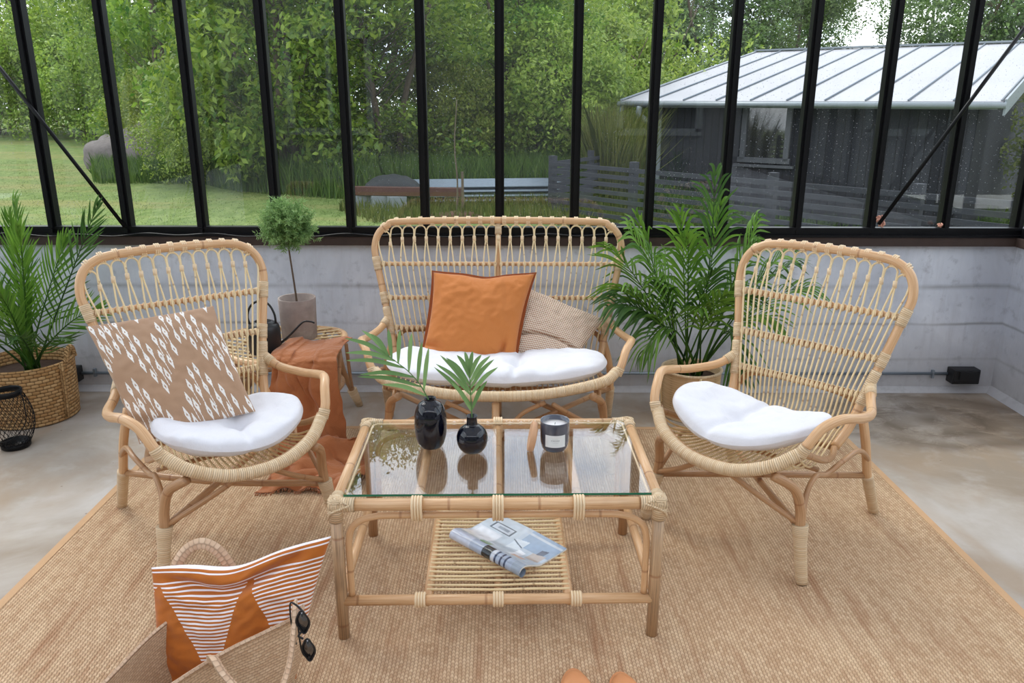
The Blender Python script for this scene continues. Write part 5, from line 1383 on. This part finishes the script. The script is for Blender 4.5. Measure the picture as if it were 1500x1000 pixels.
MB().box((.09, 0, .32), (.035, .035, .66)).build('stake', M['bark'], sp, False)

# slatted fence
FA = np.array((.55, 11.75)); FB = np.array((4.6, 6.95)); FL = np.linalg.norm(FB - FA); fd = (FB - FA) / FL; fang = math.atan2(fd[1], fd[0])
FN = thing('slatted_fence', 'dark horizontal slatted fence running in front of the house', 'fence', (FA[0], FA[1], 0), fang)
for k in range(13):
    z = .66 - k * .105; MB().box((FL / 2, 0, z), (FL + .05, .022, .055)).build('slat', M['fence'], FN, False)
for k, t in enumerate((0, 1.55, 3.6, 5.2, FL)): MB().box((t, .05, .02), (.09, .09, 1.50)).build('post', M['fence'], FN, False)
F2 = thing('slatted_fence', 'short dark slatted fence return at the left end of the fence', 'fence', (FA[0], FA[1], 0), math.atan2(1.7, 1.1))
for k in range(12):
    z = .66 - k * .105; MB().box((1.25, 0, z), (2.1, .022, .055)).build('slat', M['fence'], F2, False)
MB().box((1.35, .05, .03), (.08, .08, 1.50)).build('post', M['fence'], F2, False); MB().box((2.3, .05, .03), (.09, .09, 1.54)).build('post', M['fence'], F2, False)

# neighbouring house
E0 = np.array((2.1, 16.0)); E1 = np.array((7.18, 12.17)); EL = np.linalg.norm(E1 - E0); ed = (E1 - E0) / EL; hang = math.atan2(ed[1], ed[0])
HS = thing('outbuilding', 'low dark-boarded outbuilding with pale sheet roof behind the fence', 'building', (E0[0], E0[1], 0), hang)
ez, rz_, dp = 1.53, 2.72, 6.8
rf_ = MB(); rf_.add([(0, 0, ez), (EL, 0, ez), (EL, dp, rz_), (0, dp, rz_), (0, 0, ez - .06), (EL, 0, ez - .06), (EL, dp, rz_ - .06), (0, dp, rz_ - .06), (0, 2 * dp, ez), (EL, 2 * dp, ez)],
    [(0, 1, 2, 3), (4, 7, 6, 5), (0, 4, 5, 1), (1, 5, 6, 2), (2, 6, 7, 3), (3, 7, 4, 0), (3, 2, 9, 8)])
ro_ = rf_.build('roof', M['roof'], HS, False)
sm_ = int(EL / .58)
for k in range(sm_ + 1):
    x = .02 + k * (EL - .04) / sm_; MB().tube([(x, 0, ez + .018), (x, dp, rz_ + .018)], .016, 4, 1).build('roof_seam', M['white_trim'] if k in (0, sm_) else M['zinc'], ro_)
MB().box((EL / 2, dp, rz_ + .03), (EL + .06, .22, .04)).build('ridge_cap', M['white_trim'], ro_, False)
MB().tube([(-.05, -.05, ez - .055), (EL + .05, -.05, ez - .055)], .045, 10, 1).build('gutter', M['white_trim'], HS)
s_n = math.atan2(rz_ - ez, dp)
for x in (-.02, EL + .02):
    V = [(x, -.02, ez - .20), (x, dp, rz_ - .20), (x, dp, rz_ + .03), (x, -.02, ez + .03)]; mb = MB().add(V + [(x + .03, b, c) for a, b, c in V], [(0, 1, 2, 3), (4, 7, 6, 5), (0, 4, 5, 1), (3, 2, 6, 7), (0, 3, 7, 4)]); mb.build('verge_board', M['white_trim'], HS, False)
wy0 = .45
wl2 = MB().box((EL / 2, wy0 + .1, .12), (EL - .9, .2, 2.9)); wl2.box((.45, dp, .12), (.2, 2 * dp - .9, 2.9)); wl2.box((EL - .45, dp, .12), (.2, 2 * dp - .9, 2.9)); wl2.build('wall', M['boards'], HS, False)
MB().box((EL / 2, wy0 - .23, ez - .10), (EL - .1, .44, .03)).build('soffit', M['white_trim'], HS, False)
dpp = MB().tube([(.42, -.05, ez - .10), (.42, -.04, ez - .26), (.60, .22, ez - .46), (.62, .40, ez - .56), (.62, .40, -1.2)], .055, 10, 3); dpp.build('downpipe', M['white_trim'], HS)
MB().tube([(EL - .62, .36, .95), (EL - .62, .36, -1.2)], .045, 10, 1).build('downpipe', M['white_trim'], HS)
wf = MB()
wx, wz, ww, wh = 2.72, .98, .80, .95
for (a, b, c, d) in ((wx, wz + wh / 2, ww + .16, .09), (wx, wz - wh / 2, ww + .16, .09), (wx - ww / 2, wz, .09, wh), (wx + ww / 2, wz, .09, wh), (wx, wz - wh / 2 - .10, ww + .3, .05)): wf.box((a, wy0 - .02, b), (c, .08, d))
wo_ = wf.build('window', plain('grey_window_frame', lo(122, 124, 132), .6), HS, False)
MB().box((wx, wy0 - .005, wz), (ww, .01, wh)).build('window_pane', M['lens'], wo_, False)
